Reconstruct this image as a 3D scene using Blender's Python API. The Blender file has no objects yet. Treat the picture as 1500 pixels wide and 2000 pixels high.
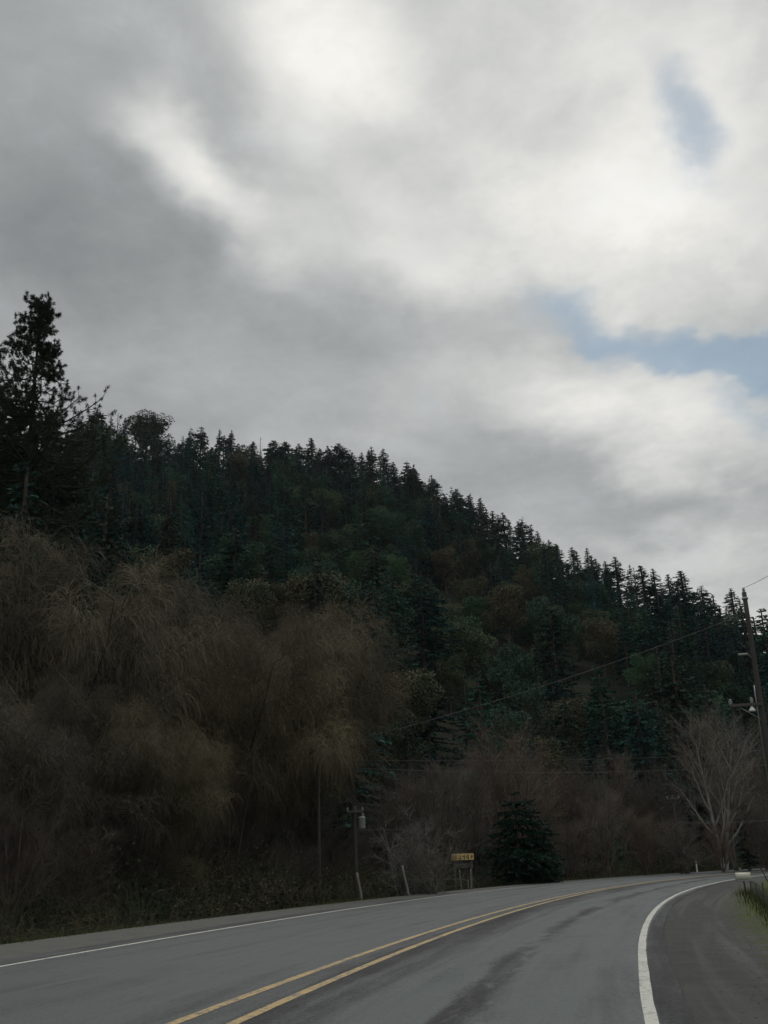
import bpy, math, random
import numpy as np
from mathutils import Vector, Matrix
rng = np.random.default_rng(7)
sc = bpy.context.scene
COL = sc.collection
R_ = math.radians

# ------------------------------------------------------------------ camera
CAM_H = 1.28
PIT = math.atan(0.343)
ROLL = R_(2.0)
cd = bpy.data.cameras.new("camera"); cam = bpy.data.objects.new("camera", cd); COL.objects.link(cam)
cam.location = (0, 0, CAM_H)
cd.sensor_fit = 'VERTICAL'; cd.sensor_height = 36; cd.lens = 36
cd.clip_start = 0.1; cd.clip_end = 6000
cam.rotation_mode = 'QUATERNION'
cam.rotation_quaternion = (Matrix.Rotation(math.pi/2+PIT, 3, 'X') @ Matrix.Rotation(-ROLL, 3, 'Z')).to_quaternion()
sc.camera = cam

def azel(px, py):
    """bearing and elevation (radians) of a direction measured on the photograph"""
    u = (px-750)/2000.; v = (1000-py)/2000.
    c, s = math.cos(ROLL), math.sin(ROLL)
    x = c*u + s*v; z = -s*u + c*v
    Y = math.cos(PIT)-z*math.sin(PIT); Z = math.sin(PIT)+z*math.cos(PIT)
    return math.atan2(x, Y), math.atan2(Z, math.hypot(x, Y))
def at(px, py, d):
    a, e = azel(px, py)
    return (d*math.sin(a), d*math.cos(a), CAM_H+d*math.tan(e))
def ground(px, py, z=0.0):
    a, e = azel(px, py); d = (CAM_H-z)/math.tan(-e)
    return (d*math.sin(a), d*math.cos(a), z)

# ------------------------------------------------------------------ helpers
def setp(o, label=None, cat=None, group=None, kind=None):
    if label: o['label'] = label
    if cat: o['category'] = cat
    if group: o['group'] = group
    if kind: o['kind'] = kind
    return o
def empty(name, loc, label, cat, group=None, rz=0.0, s=1.0):
    o = bpy.data.objects.new(name, None); COL.objects.link(o)
    o.location = loc; o.rotation_euler = (0, 0, rz); o.scale = (s, s, s)
    o.empty_display_size = 0.2
    return setp(o, label, cat, group)
def mesh(name, V, F, mats, tint=None, mi=None, smooth=False, uv=None):
    """F: list of int arrays (n, k)"""
    V = np.asarray(V, dtype=np.float32).reshape(-1, 3)
    F = [np.asarray(f, dtype=np.int32) for f in F if len(f)]
    me = bpy.data.meshes.new(name)
    me.vertices.add(len(V)); me.vertices.foreach_set('co', V.ravel())
    nl = sum(f.size for f in F); npoly = sum(len(f) for f in F)
    me.loops.add(nl); me.loops.foreach_set('vertex_index', np.concatenate([f.ravel() for f in F]))
    me.polygons.add(npoly)
    st = []; o = 0
    for f in F:
        st.append(np.arange(len(f))*f.shape[1]+o); o += f.size
    me.polygons.foreach_set('loop_start', np.concatenate(st).astype(np.int32))
    if mi is not None: me.polygons.foreach_set('material_index', np.asarray(mi, dtype=np.int32))
    if smooth: me.polygons.foreach_set('use_smooth', np.ones(npoly, dtype=bool))
    me.update(calc_edges=True)
    if tint is not None:
        a = me.attributes.new('tint', 'FLOAT', 'POINT'); a.data.foreach_set('value', np.asarray(tint, dtype=np.float32))
    if uv is not None:
        l = me.uv_layers.new(name='UVMap')
        idx = np.concatenate([f.ravel() for f in F])
        l.data.foreach_set('uv', np.asarray(uv, dtype=np.float32)[idx].ravel())
    for m in (mats if isinstance(mats, (list, tuple)) else [mats]): me.materials.append(m)
    return me
def link(name, me, parent=None, loc=None, color=None):
    o = bpy.data.objects.new(name, me); COL.objects.link(o)
    if parent: o.parent = parent
    if loc is not None: o.location = loc
    if color: o.color = (*color, 1)
    return o
def unit(a):
    return a/np.maximum(np.linalg.norm(a, axis=-1, keepdims=True), 1e-9)
def tubes(P, Rr, S=3):
    """P (N,K,3) polylines, Rr (N,K) radii -> V, F"""
    N, K, _ = P.shape
    T = unit(np.gradient(P, axis=1))
    ref = np.where(np.abs(T[..., 2:3]) > 0.9, np.array([1., 0, 0]), np.array([0., 0, 1]))
    A = unit(np.cross(T, ref)); B = np.cross(T, A)
    ang = np.arange(S)*2*np.pi/S
    V = P[:, :, None, :]+Rr[:, :, None, None]*(A[:, :, None, :]*np.cos(ang)[None, None, :, None]+B[:, :, None, :]*np.sin(ang)[None, None, :, None])
    idx = np.arange(N*K*S).reshape(N, K, S)
    a = idx[:, :-1, :]; b = idx[:, 1:, :]
    F = np.stack([a, np.roll(a, -1, 2), np.roll(b, -1, 2), b], -1).reshape(-1, 4)
    return V.reshape(-1, 3), F
class Geo:
    def __init__(s): s.V = []; s.F = {}; s.n = 0; s.T = []
    def add(s, V, F, t=1.0):
        V = np.asarray(V, float).reshape(-1, 3); F = np.asarray(F)
        s.V.append(V); s.F.setdefault(F.shape[1], []).append(F+s.n); s.n += len(V)
        s.T.append(np.full(len(V), t) if np.isscalar(t) else np.asarray(t))
    def tube(s, pts, rad, S=8, t=1.0, cap=True):
        P = np.array(pts, float)[None]; Rr = np.array(rad, float)[None] if not np.isscalar(rad) else np.full((1, len(pts)), rad)
        V, F = tubes(P, Rr, S); n0 = s.n; s.add(V, F, t)
        if cap:
            K = len(pts)
            V2 = [pts[0], pts[-1]]; n1 = s.n
            s.add(V2, np.zeros((0, 3), int), t)
            f = []
            for k in range(S):
                f.append((n1, n0+(k+1) % S, n0+k)); f.append((n1+1, n0+(K-1)*S+k, n0+(K-1)*S+(k+1) % S))
            s.F.setdefault(3, []).append(np.array(f))
    def box(s, c, d, M=None, t=1.0, bev=0.0):
        x, y, z = [q/2 for q in d]; V = []
        if bev > 0:
            b = bev
            # chamfered box: three rectangles per corner
            for sx in (-1, 1):
                for sy in (-1, 1):
                    for sz in (-1, 1):
                        V += [(sx*x, sy*(y-b), sz*(z-b)), (sx*(x-b), sy*y, sz*(z-b)), (sx*(x-b), sy*(y-b), sz*z)]
            def id_(sx, sy, sz, k): return ((sx > 0)*4+(sy > 0)*2+(sz > 0))*3+k
            Q = []; Tt = []
            for sg in (-1, 1):
                Q.append([id_(sg, -1, -1, 0), id_(sg, 1, -1, 0), id_(sg, 1, 1, 0), id_(sg, -1, 1, 0)])
                Q.append([id_(-1, sg, -1, 1), id_(1, sg, -1, 1), id_(1, sg, 1, 1), id_(-1, sg, 1, 1)])
                Q.append([id_(-1, -1, sg, 2), id_(1, -1, sg, 2), id_(1, 1, sg, 2), id_(-1, 1, sg, 2)])
            for a in (-1, 1):
                for b2 in (-1, 1):
                    Q.append([id_(a, b2, -1, 0), id_(a, b2, 1, 0), id_(a, b2, 1, 1), id_(a, b2, -1, 1)])
                    Q.append([id_(a, -1, b2, 0), id_(a, 1, b2, 0), id_(a, 1, b2, 2), id_(a, -1, b2, 2)])
                    Q.append([id_(-1, a, b2, 1), id_(1, a, b2, 1), id_(1, a, b2, 2), id_(-1, a, b2, 2)])
            for k in range(8): Tt.append([k*3, k*3+1, k*3+2])
            V = np.array(V)
            if M is not None: V = V@np.array(M.to_3x3()).T
            n0 = s.n; s.add(V+np.array(c), np.array(Q), t)
            s.F.setdefault(3, []).append(np.array(Tt)+n0); return
        for sx in (-1, 1):
            for sy in (-1, 1):
                for sz in (-1, 1): V.append((sx*x, sy*y, sz*z))
        V = np.array(V)
        if M is not None: V = V@np.array(M.to_3x3()).T
        F = [(0, 1, 3, 2), (4, 6, 7, 5), (0, 4, 5, 1), (2, 3, 7, 6), (0, 2, 6, 4), (1, 5, 7, 3)]
        s.add(V+np.array(c), np.array(F), t)
    def mesh(s, name, mats, smooth=False):
        return mesh(name, np.concatenate(s.V), [np.concatenate(v) for v in s.F.values()], mats, tint=np.concatenate(s.T), smooth=smooth)

# ------------------------------------------------------------------ materials
def mat(name):
    m = bpy.data.materials.new(name); m.use_nodes = True
    nt = m.node_tree; b = nt.nodes['Principled BSDF']
    return m, nt, b
def N(nt, t, **k):
    n = nt.nodes.new(t)
    for a, v in k.items(): setattr(n, a, v)
    return n
def mathn(nt, op, a, b=None, c=None, clamp=False):
    n = N(nt, 'ShaderNodeMath', operation=op); n.use_clamp = clamp
    for i, v in enumerate((a, b, c)):
        if v is None: continue
        if isinstance(v, (int, float)): n.inputs[i].default_value = v
        else: nt.links.new(v, n.inputs[i])
    return n.outputs[0]
def mix(nt, f, a, b, typ='MIX'):
    n = N(nt, 'ShaderNodeMix', data_type='RGBA', blend_type=typ)
    for i, v in ((0, f), (6, a), (7, b)):
        if isinstance(v, (int, float)): n.inputs[i].default_value = v
        elif isinstance(v, tuple): n.inputs[i].default_value = (*v, 1)[:4]
        else: nt.links.new(v, n.inputs[i])
    return n.outputs[2]
def noise(nt, vec, scale, detail=4, rough=0.55, dist=0.0):
    n = N(nt, 'ShaderNodeTexNoise'); n.inputs['Scale'].default_value = scale
    n.inputs['Detail'].default_value = detail; n.inputs['Roughness'].default_value = rough; n.inputs['Distortion'].default_value = dist
    if vec is not None: nt.links.new(vec, n.inputs['Vector'])
    return n.outputs[0]
def ramp(nt, f, a, b, clamp=True, smooth=True):
    n = N(nt, 'ShaderNodeMapRange'); n.interpolation_type = 'SMOOTHSTEP' if smooth else 'LINEAR'
    nt.links.new(f, n.inputs[0]); n.inputs[1].default_value = a; n.inputs[2].default_value = b
    return n.outputs[0]
def leafy(name, ca, cb, rough=0.8, scale=0.35, spec=0.2):
    """plant material: two tones by noise, times the piece's own tint and the object's own colour"""
    m, nt, b = mat(name)
    g = N(nt, 'ShaderNodeNewGeometry'); f = noise(nt, g.outputs['Position'], scale, 3)
    c = mix(nt, ramp(nt, f, 0.35, 0.65), ca, cb)
    at_ = N(nt, 'ShaderNodeAttribute', attribute_name='tint')
    c = mix(nt, 1.0, c, at_.outputs['Fac'], 'MULTIPLY')
    oi = N(nt, 'ShaderNodeObjectInfo'); c = mix(nt, 1.0, c, oi.outputs['Color'], 'MULTIPLY')
    nt.links.new(c, b.inputs['Base Color']); b.inputs['Roughness'].default_value = rough
    b.inputs['Specular IOR Level'].default_value = spec
    return m
def plain(name, col, rough=0.6, metal=0.0, var=0.25, scale=6.0, spec=0.5):
    m, nt, b = mat(name)
    tc = N(nt, 'ShaderNodeTexCoord'); f = noise(nt, tc.outputs['Object'], scale, 5)
    c = mix(nt, f, tuple(q*(1-var) for q in col), tuple(min(1, q*(1+var)) for q in col))
    nt.links.new(c, b.inputs['Base Color']); b.inputs['Roughness'].default_value = rough; b.inputs['Metallic'].default_value = metal
    b.inputs['Specular IOR Level'].default_value = spec
    return m
M = {}
M['fir'] = leafy('fir_needles', (0.014, 0.050, 0.042), (0.029, 0.076, 0.056))
M['pine'] = leafy('pine_needles', (0.030, 0.045, 0.026), (0.045, 0.062, 0.034))
M['broad'] = leafy('broad_leaves', (0.050, 0.076, 0.046), (0.078, 0.088, 0.054), scale=0.2)
M['bark'] = leafy('tree_bark', (0.06, 0.048, 0.038), (0.10, 0.085, 0.07), scale=3)
M['palebark'] = leafy('pale_bark', (0.26, 0.25, 0.22), (0.36, 0.35, 0.31), scale=2)
M['willow'] = leafy('willow_twigs', (0.120, 0.108, 0.078), (0.172, 0.154, 0.104), scale=0.25)
M['twig'] = leafy('bare_twigs', (0.134, 0.117, 0.099), (0.185, 0.163, 0.136), scale=0.4)
M['brush'] = leafy('bramble_leaves', (0.028, 0.036, 0.020), (0.058, 0.050, 0.032), scale=0.5)
M['grass'] = leafy('grass_blades', (0.065, 0.095, 0.02), (0.13, 0.13, 0.05), scale=0.7)
M['wood'] = plain('weathered_wood', (0.058, 0.052, 0.048), 0.85)
M['greywood'] = plain('grey_wood', (0.19, 0.18, 0.155), 0.85)
M['steel'] = plain('galvanised_steel', (0.38, 0.40, 0.41), 0.4, 0.8, 0.1)
M['can'] = plain('transformer_paint', (0.30, 0.31, 0.30), 0.5, 0.0, 0.1)
M['ceramic'] = plain('grey_porcelain', (0.27, 0.28, 0.29), 0.35, 0, 0.08)
M['wire'] = plain('oxidised_wire', (0.06, 0.066, 0.064), 0.6, 0.0, 0.1)
M['white'] = plain('white_plastic', (0.72, 0.72, 0.68), 0.5, 0, 0.08)
M['boxpaint'] = plain('cream_painted_metal', (0.66, 0.64, 0.55), 0.45, 0, 0.12)
M['boxside'] = plain('grey_painted_metal', (0.30, 0.31, 0.31), 0.5, 0, 0.12)
M['darkmetal'] = plain('dark_iron', (0.04, 0.04, 0.04), 0.6, 0.4)
M['signboard'] = plain('yellow_board_paint', (0.46, 0.33, 0.13), 0.6, 0, 0.12)
M['signink'] = plain('dark_letter_paint', (0.035, 0.025, 0.012), 0.7)
M['flag'] = plain('faded_green_flag', (0.12, 0.15, 0.08), 0.5)

# ------------------------------------------------------------------ road curve (measured)
PC = [-1.6171, 14.9964, 0.226, 0.1456, -0.009, 0.0308]
S_ = np.linspace(-40, 122, 541); DS = S_[1]-S_[0]
_sc = np.clip(S_, -14, 118)
TH = PC[2]+PC[3]*(_sc/30)+PC[4]*(_sc/30)**2+PC[5]*(_sc/30)**3
_i0 = np.argmin(abs(S_))
CX = np.cumsum(np.sin(TH))*DS; CY = np.cumsum(np.cos(TH))*DS
CX += PC[0]-CX[_i0]; CY += PC[1]-CY[_i0]
NX, NY = np.cos(TH), -np.sin(TH)
_w = np.clip(S_, -14, 80)/40
def W(a, b): return a+b*_w
wR = W(4.7639, -.4353); w1 = W(.6746, -.1083); w2 = W(1.2033, -.3845); wL = W(-4.6136, -.1431); wE = W(-7.9768, 1.3084)
wR = wR-0.05*np.clip((-S_-1)/6, 0, 1)
wS = wR+0.33
wC = (w1+w2)/2
def ribbon(name, oa, ob, z, m, nu=2, i0=0, i1=None, jit=0.0, lift=None):
    """sheet between two offsets of the road curve; uv = metres across from the centre lines, metres along"""
    i1 = i1 or len(S_); I = np.arange(i0, i1)
    u = np.linspace(0, 1, nu)
    off = oa[I][:, None]*(1-u)+ob[I][:, None]*u
    if jit:
        r2 = np.random.default_rng(3); k = r2.normal(0, jit, len(I)); k = np.convolve(k, np.ones(3)/3, 'same')
        off[:, -1] += k; k = r2.normal(0, jit*0.3, len(I)); off[:, 0] += k
    X = CX[I][:, None]+NX[I][:, None]*off; Y = CY[I][:, None]+NY[I][:, None]*off
    Z = np.full_like(X, z)
    if lift is not None: Z = Z+lift(X, Y, off-wC[I][:, None])
    V = np.stack([X, Y, Z], -1).reshape(-1, 3)
    idx = np.arange(len(I)*nu).reshape(len(I), nu)
    F = np.stack([idx[:-1, :-1], idx[:-1, 1:], idx[1:, 1:], idx[1:, :-1]], -1).reshape(-1, 4)
    uv = np.stack([off-wC[I][:, None], np.repeat(S_[I][:, None], nu, 1)], -1).reshape(-1, 2)
    me = mesh(name, V, [F], m, uv=uv)
    o = link(name, me); setp(o, kind='structure'); return o
def edge_xy(s, off=0.0, base=wE):
    i = int(np.clip((s-S_[0])/DS, 0, len(S_)-1)); o = base[i]+off
    return CX[i]+NX[i]*o, CY[i]+NY[i]*o

# asphalt
def asphalt():
    m, nt, b = mat('worn_asphalt')
    uvn = N(nt, 'ShaderNodeUVMap', uv_map='UVMap'); sep = N(nt, 'ShaderNodeSeparateXYZ'); nt.links.new(uvn.outputs[0], sep.inputs[0])
    u, v = sep.outputs[0], sep.outputs[1]
    g = N(nt, 'ShaderNodeNewGeometry'); pos = g.outputs['Position']
    fine = noise(nt, pos, 90, 4, 0.8); med = noise(nt, pos, 6, 5, 0.6); big = noise(nt, pos, 0.6, 4, 0.55)
    st = N(nt, 'ShaderNodeCombineXYZ'); nt.links.new(mathn(nt, 'MULTIPLY', u, 1.6), st.inputs[0]); nt.links.new(mathn(nt, 'MULTIPLY', v, 0.09), st.inputs[1])
    streak = noise(nt, st.outputs[0], 1.4, 6, 0.6, 0.4)
    st2 = N(nt, 'ShaderNodeCombineXYZ'); nt.links.new(mathn(nt, 'MULTIPLY', u, 0.9), st2.inputs[0]); nt.links.new(mathn(nt, 'MULTIPLY', v, 0.22), st2.inputs[1])
    streak2 = noise(nt, st2.outputs[0], 1.0, 7, 0.65, 0.6)
    uw = mathn(nt, 'ADD', u, mathn(nt, 'MULTIPLY', mathn(nt, 'SUBTRACT', streak2, 0.5), 0.9))
    def band(c, w, soft, amp, uu=None):
        d = mathn(nt, 'ABSOLUTE', mathn(nt, 'SUBTRACT', uu or uw, c))
        r = N(nt, 'ShaderNodeMapRange'); r.interpolation_type = 'SMOOTHSTEP'; nt.links.new(d, r.inputs[0])
        r.inputs[1].default_value = w; r.inputs[2].default_value = w+soft; r.inputs[3].default_value = amp; r.inputs[4].default_value = 0
        return r.outputs[0]
    # worn light wheel tracks and dark oily / damp strips
    terms = [band(1.45, 0.3, 0.45, 0.34), band(3.0, 0.3, 0.45, 0.22), band(-1.9, 0.4, 0.7, 0.14), band(-4.0, 0.45, 0.6, 0.12), band(-6.0, 0.32, 0.06, -0.45, u),
             band(0.78, 0.36, 0.45, -0.5), band(0.2, 0.3, 0.2, -0.12), band(4.3, 0.40, 0.05, -0.55, u), band(-2.35, 0.1, 0.45, -0.12), band(-4.35, 0.2, 0.2, -0.12), band(0, 0.22, 0.05, -0.10)]
    tot = terms[0]
    for t in terms[1:]: tot = mathn(nt, 'ADD', tot, t)
    # the damp patch down the middle of the near lane, broken up
    dp = band(2.2, 0.06, 0.28, 1.0)
    dp2 = mathn(nt, 'MULTIPLY', band(2.75, 0.1, 0.5, 0.6), ramp(nt, big, 0.45, 0.6)); dp = mathn(nt, 'MAXIMUM', mathn(nt, 'MULTIPLY', dp, ramp(nt, streak2, 0.43, 0.50)), dp2)
    tot = mathn(nt, 'SUBTRACT', tot, mathn(nt, 'MULTIPLY', dp, 0.5))
    tot = mathn(nt, 'ADD', tot, mathn(nt, 'MULTIPLY', mathn(nt, 'SUBTRACT', streak, 0.5), 1.7))
    tot = mathn(nt, 'ADD', tot, mathn(nt, 'MULTIPLY', mathn(nt, 'SUBTRACT', big, 0.5), 0.6))
    tot = mathn(nt, 'ADD', tot, mathn(nt, 'MULTIPLY', mathn(nt, 'SUBTRACT', med, 0.5), 0.2))
    tot = mathn(nt, 'ADD', tot, mathn(nt, 'MULTIPLY', mathn(nt, 'SUBTRACT', fine, 0.5), 1.3))
    grit = noise(nt, pos, 22, 3, 0.9); tot = mathn(nt, 'ADD', tot, mathn(nt, 'MULTIPLY', mathn(nt, 'SUBTRACT', grit, 0.5), 1.7))
    val = mathn(nt, 'MULTIPLY', mathn(nt, 'MAXIMUM', mathn(nt, 'ADD', mathn(nt, 'MULTIPLY', tot, 1.35), 1.0), 0.18), 0.070)
    cc = N(nt, 'ShaderNodeCombineColor')
    nt.links.new(mathn(nt, 'MULTIPLY', val, 0.85), cc.inputs[0]); nt.links.new(mathn(nt, 'MULTIPLY', val, 1.02), cc.inputs[1]); nt.links.new(mathn(nt, 'MULTIPLY', val, 1.05), cc.inputs[2])
    nt.links.new(cc.outputs[0], b.inputs['Base Color'])
    rg = mathn(nt, 'ADD', 0.52, mathn(nt, 'MULTIPLY', tot, -0.35), clamp=True); nt.links.new(rg, b.inputs['Roughness'])
    b.inputs['Specular IOR Level'].default_value = 0.45
    bp = N(nt, 'ShaderNodeBump'); bp.inputs['Strength'].default_value = 0.5; bp.inputs['Distance'].default_value = 0.006
    nt.links.new(fine, bp.inputs['Height']); nt.links.new(bp.outputs[0], b.inputs['Normal'])
    return m
def paint(name, col, wear=0.42):
    m, nt, b = mat(name)
    g = N(nt, 'ShaderNodeNewGeometry'); f = noise(nt, g.outputs['Position'], 15, 7, 0.8); f2 = noise(nt, g.outputs['Position'], 2.2, 4)
    w = ramp(nt, mathn(nt, 'ADD', f, mathn(nt, 'MULTIPLY', mathn(nt, 'SUBTRACT', f2, 0.5), 0.35)), wear-0.08, wear+0.06)
    c = mix(nt, w, (0.13, 0.13, 0.12), col); nt.links.new(c, b.inputs['Base Color']); b.inputs['Roughness'].default_value = 0.6
    return m
def gravel(name, ca, cb, grass=None):
    m, nt, b = mat(name)
    g = N(nt, 'ShaderNodeNewGeometry'); pos = g.outputs['Position']
    fine = noise(nt, pos, 38, 5, 0.85); med = noise(nt, pos, 2.2, 6, 0.65); big = noise(nt, pos, 0.35, 3)
    c = mix(nt, ramp(nt, fine, 0.25, 0.75), ca, cb)
    c = mix(nt, mathn(nt, 'MULTIPLY', ramp(nt, med, 0.35, 0.7), 0.4), c, tuple(q*0.6 for q in ca))
    if grass:
        uvn = N(nt, 'ShaderNodeUVMap', uv_map='UVMap'); sep = N(nt, 'ShaderNodeSeparateXYZ'); nt.links.new(uvn.outputs[0], sep.inputs[0])
        u, v = sep.outputs[0], sep.outputs[1]
        # pale arcs of dust left by tyres
        cv = N(nt, 'ShaderNodeCombineXYZ'); nt.links.new(mathn(nt, 'MULTIPLY', u, 1.5), cv.inputs[0]); nt.links.new(mathn(nt, 'MULTIPLY', v, 0.05), cv.inputs[1])
        tr = noise(nt, cv.outputs[0], 1.6, 5, 0.6, 0.8)
        c = mix(nt, mathn(nt, 'MULTIPLY', ramp(nt, tr, 0.45, 0.75), 0.45), c, tuple(min(1, q*1.6) for q in cb))
        uw = mathn(nt, 'ADD', u, mathn(nt, 'MULTIPLY', mathn(nt, 'SUBTRACT', med, 0.5), 2.6))
        gm = ramp(nt, uw, grass[2], grass[2]+1.1)
        c = mix(nt, gm, c, mix(nt, ramp(nt, fine, 0.3, 0.7), grass[0], grass[1]))
    nt.links.new(c, b.inputs['Base Color']); b.inputs['Roughness'].default_value = 0.9; b.inputs['Specular IOR Level'].default_value = 0.2
    bp = N(nt, 'ShaderNodeBump'); bp.inputs['Strength'].default_value = 0.8; bp.inputs['Distance'].default_value = 0.02
    nt.links.new(fine, bp.inputs['Height']); nt.links.new(bp.outputs[0], b.inputs['Normal'])
    return m
def floor_mat():
    m, nt, b = mat('forest_floor')
    g = N(nt, 'ShaderNodeNewGeometry'); pos = g.outputs['Position']
    a = noise(nt, pos, 1.3, 6, 0.7); c2 = noise(nt, pos, 0.08, 4)
    c = mix(nt, ramp(nt, a, 0.3, 0.7), (0.016, 0.017, 0.010), (0.030, 0.028, 0.018))
    c = mix(nt, ramp(nt, c2, 0.4, 0.6), c, (0.014, 0.021, 0.012))
    nt.links.new(c, b.inputs['Base Color']); b.inputs['Roughness'].default_value = 0.95; b.inputs['Specular IOR Level'].default_value = 0.1
    return m

# ------------------------------------------------------------------ terrain
RIDGE = [(-900, 1000, 340), (-300, 960, 335), (0, 930, 330), (200, 935, 330), (400, 968, 330), (600, 975, 325), (740, 992, 320), (850, 1050, 315),
         (1000, 1128, 300), (1100, 1186, 292), (1200, 1222, 285), (1340, 1252, 278), (1450, 1300, 270), (1500, 1340, 265), (1700, 1440, 255), (2200, 1560, 250), (3000, 1700, 250)]
RIDGE = [(a, b-float(np.interp(a, [0, 900, 1100, 1340, 1500], [52, 48, 38, 28, 22])), c) for a, b, c in RIDGE]
_ra = np.array([azel(a, b)[0] for a, b, c in RIDGE]); _re = np.array([azel(a, b)[1] for a, b, c in RIDGE]); _rr = np.array([c for a, b, c in RIDGE])
# distance of the far road edge by bearing
_ex = CX+NX*wE; _ey = CY+NY*wE
_ea = np.arctan2(_ex, _ey); _ed = np.hypot(_ex, _ey); _k = (S_ > -14) & (_ey > 0) & (S_ < 100)
_o = np.argsort(_ea[_k])
def edge_d(az): return np.interp(az, _ea[_k][_o], _ed[_k][_o])
def pnoise(x, y, seed=0):
    r = np.random.default_rng(seed); z = 0
    for f, a in ((0.012, 1.0), (0.025, 0.6), (0.05, 0.35), (0.11, 0.18)):
        for k in range(3):
            t = r.uniform(0, 2*np.pi); ph = r.uniform(0, 6.28)
            z = z+a*np.sin(6.28*f*(x*np.cos(t)+y*np.sin(t))+ph)
    return z/3.0
def terrain_z(x, y):
    x = np.asarray(x, float); y = np.asarray(y, float)
    az = np.arctan2(x, y); r = np.hypot(x, y)
    Rr = np.interp(az, _ra, _rr); E = np.interp(az, _ra, _re)
    H = Rr*np.tan(E)+CAM_H
    B = edge_d(az)+22
    t = (r-B)/(Rr-B)
    tc = np.clip(t, 0, 1)
    z = H*(0.35*tc**2+0.65*tc)*(1-np.exp(-tc*14))
    over = np.clip(r-Rr, 0, 4000)
    z = z-over*0.12*np.exp(-over/900)+np.where(over > 0, 0, 0)
    fade = np.clip((az+1.25)/0.35, 0, 1)*np.clip((1.35-az)/0.35, 0, 1)
    z = np.maximum(z, 0)*fade
    z = z+pnoise(x, y)*5.0*np.clip(tc*4, 0, 1)*np.clip(1.3-tc, 0, 1)*fade
    z = z+0.25*pnoise(x*4, y*4, 5)*np.clip((r-B+18)/10, 0, 1)*fade
    return z-0.09
az_ = np.concatenate([np.linspace(-math.pi, -1.3, 24), np.linspace(-1.28, 1.4, 260), np.linspace(1.45, math.pi, 24)])
rr_ = np.concatenate([[0.5, 3, 6, 10, 14, 18], np.linspace(22, 380, 190), np.geomspace(390, 5000, 30)])
AA, RR = np.meshgrid(az_, rr_)
TX, TY = RR*np.sin(AA), RR*np.cos(AA)
TZ = terrain_z(TX, TY)
_id = np.arange(TX.size).reshape(TX.shape)
_F = np.stack([_id[:-1, :-1], _id[:-1, 1:], _id[1:, 1:], _id[1:, :-1]], -1).reshape(-1, 4)
_V = np.stack([TX, TY, TZ], -1).reshape(-1, 3)
_F3 = np.array([[0, i+1, i] for i in range(1, len(az_)-1)])
ter = link('ground', mesh('ground', _V, [_F[:, ::-1], _F3], floor_mat(), smooth=True)); setp(ter, kind='structure')

# verge, shoulders, road, markings
def bank(X, Y, u):
    return 0.10*np.clip((u-7.5)/3, 0, 1)
verge = ribbon('roadside_verge', wS-0.6, wS+13, 0.0, gravel('verge_gravel', (0.060, 0.060, 0.060), (0.106, 0.105, 0.104), grass=((0.05, 0.072, 0.014), (0.10, 0.115, 0.028), 5.1)), nu=14, i1=470, lift=bank)
lsh = ribbon('left_shoulder', wE, wL-0.2, 0.002, gravel('shoulder_gravel', (0.105, 0.105, 0.098), (0.17, 0.17, 0.158)), nu=3, jit=0.0)
asp = asphalt()
road = ribbon('road', wL-0.75, wS, 0.010, asp, nu=5, jit=0.014)
white = paint('white_line_paint', (0.58, 0.58, 0.53), 0.43); yel = paint('yellow_line_paint', (0.50, 0.35, 0.145), 0.48)
for nm, o, hw, m_ in (('right_edge_line', wR, 0.056, white), ('left_edge_line', wL, 0.06, white), ('centre_line', w1, 0.062, yel), ('centre_line', w2, 0.062, yel)):
    ribbon(nm, o-hw, o+hw, 0.014, m_, jit=0.004)

# ------------------------------------------------------------------ branching generator
def children(P, Rr, m, t0, t1, ang, ln, trop, K, r0, wig=0.12, rng=rng, lenfn=None, up=None, taper=0.35, start_r=None):
    """m children on each polyline of P; returns new P, Rr"""
    Np, Kp, _ = P.shape
    t = np.linspace(t0, t1, m)[None]+rng.uniform(-0.5, 0.5, (Np, m))*(t1-t0)/max(m, 1)
    t = np.clip(t, 0, 0.999)*(Kp-1)
    i = np.floor(t).astype(int); f = (t-i)[..., None]
    n = np.arange(Np)[:, None]
    base = P[n, i]*(1-f)+P[n, i+1]*f; T = unit(P[n, i+1]-P[n, i])
    rb = Rr[n, i]
    ga = rng.uniform(0, 6.28, (Np, 1))+np.arange(m)[None]*2.4+rng.normal(0, .4, (Np, m))
    ref = np.where(np.abs(T[..., 2:3]) > 0.95, np.array([1., 0, 0]), np.array([0., 0, 1]))
    A = unit(np.cross(T, ref)); B = np.cross(T, A)
    perp = A*np.cos(ga)[..., None]+B*np.sin(ga)[..., None]
    an = ang+rng.normal(0, ang*0.2, (Np, m))
    D = T*np.cos(an)[..., None]+perp*np.sin(an)[..., None]
    L = ln*rng.uniform(0.65, 1.25, (Np, m))
    if lenfn is not None: L = L*lenfn(t/(Kp-1))
    pts = [base]; d = D
    for k in range(K-1):
        tr = trop[k] if hasattr(trop, '__len__') else trop
        d = unit(d+np.array([0, 0, 1.])*tr+rng.normal(0, wig, d.shape))
        pts.append(pts[-1]+d*(L/(K-1))[..., None])
    C = np.stack(pts, 2).reshape(Np*m, K, 3)
    r = np.minimum(r0, rb*0.75)[..., None]*np.linspace(1, taper, K)
    return C, r.reshape(Np*m, K)
def trunk_line(h, r, lean=0.03, K=8, rng=rng, bend=0.04):
    z = np.linspace(-0.4, h, K); P = np.zeros((1, K, 3)); P[0, :, 2] = z
    P[0, :, :2] = np.cumsum(rng.normal(0, bend*h/K, (K, 2)), 0)+np.outer(z, rng.normal(0, lean, 2)); P[0, :, :2] -= P[0, 0, :2]
    return P, (r*np.linspace(1.15, 0.35, K))[None]

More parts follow.
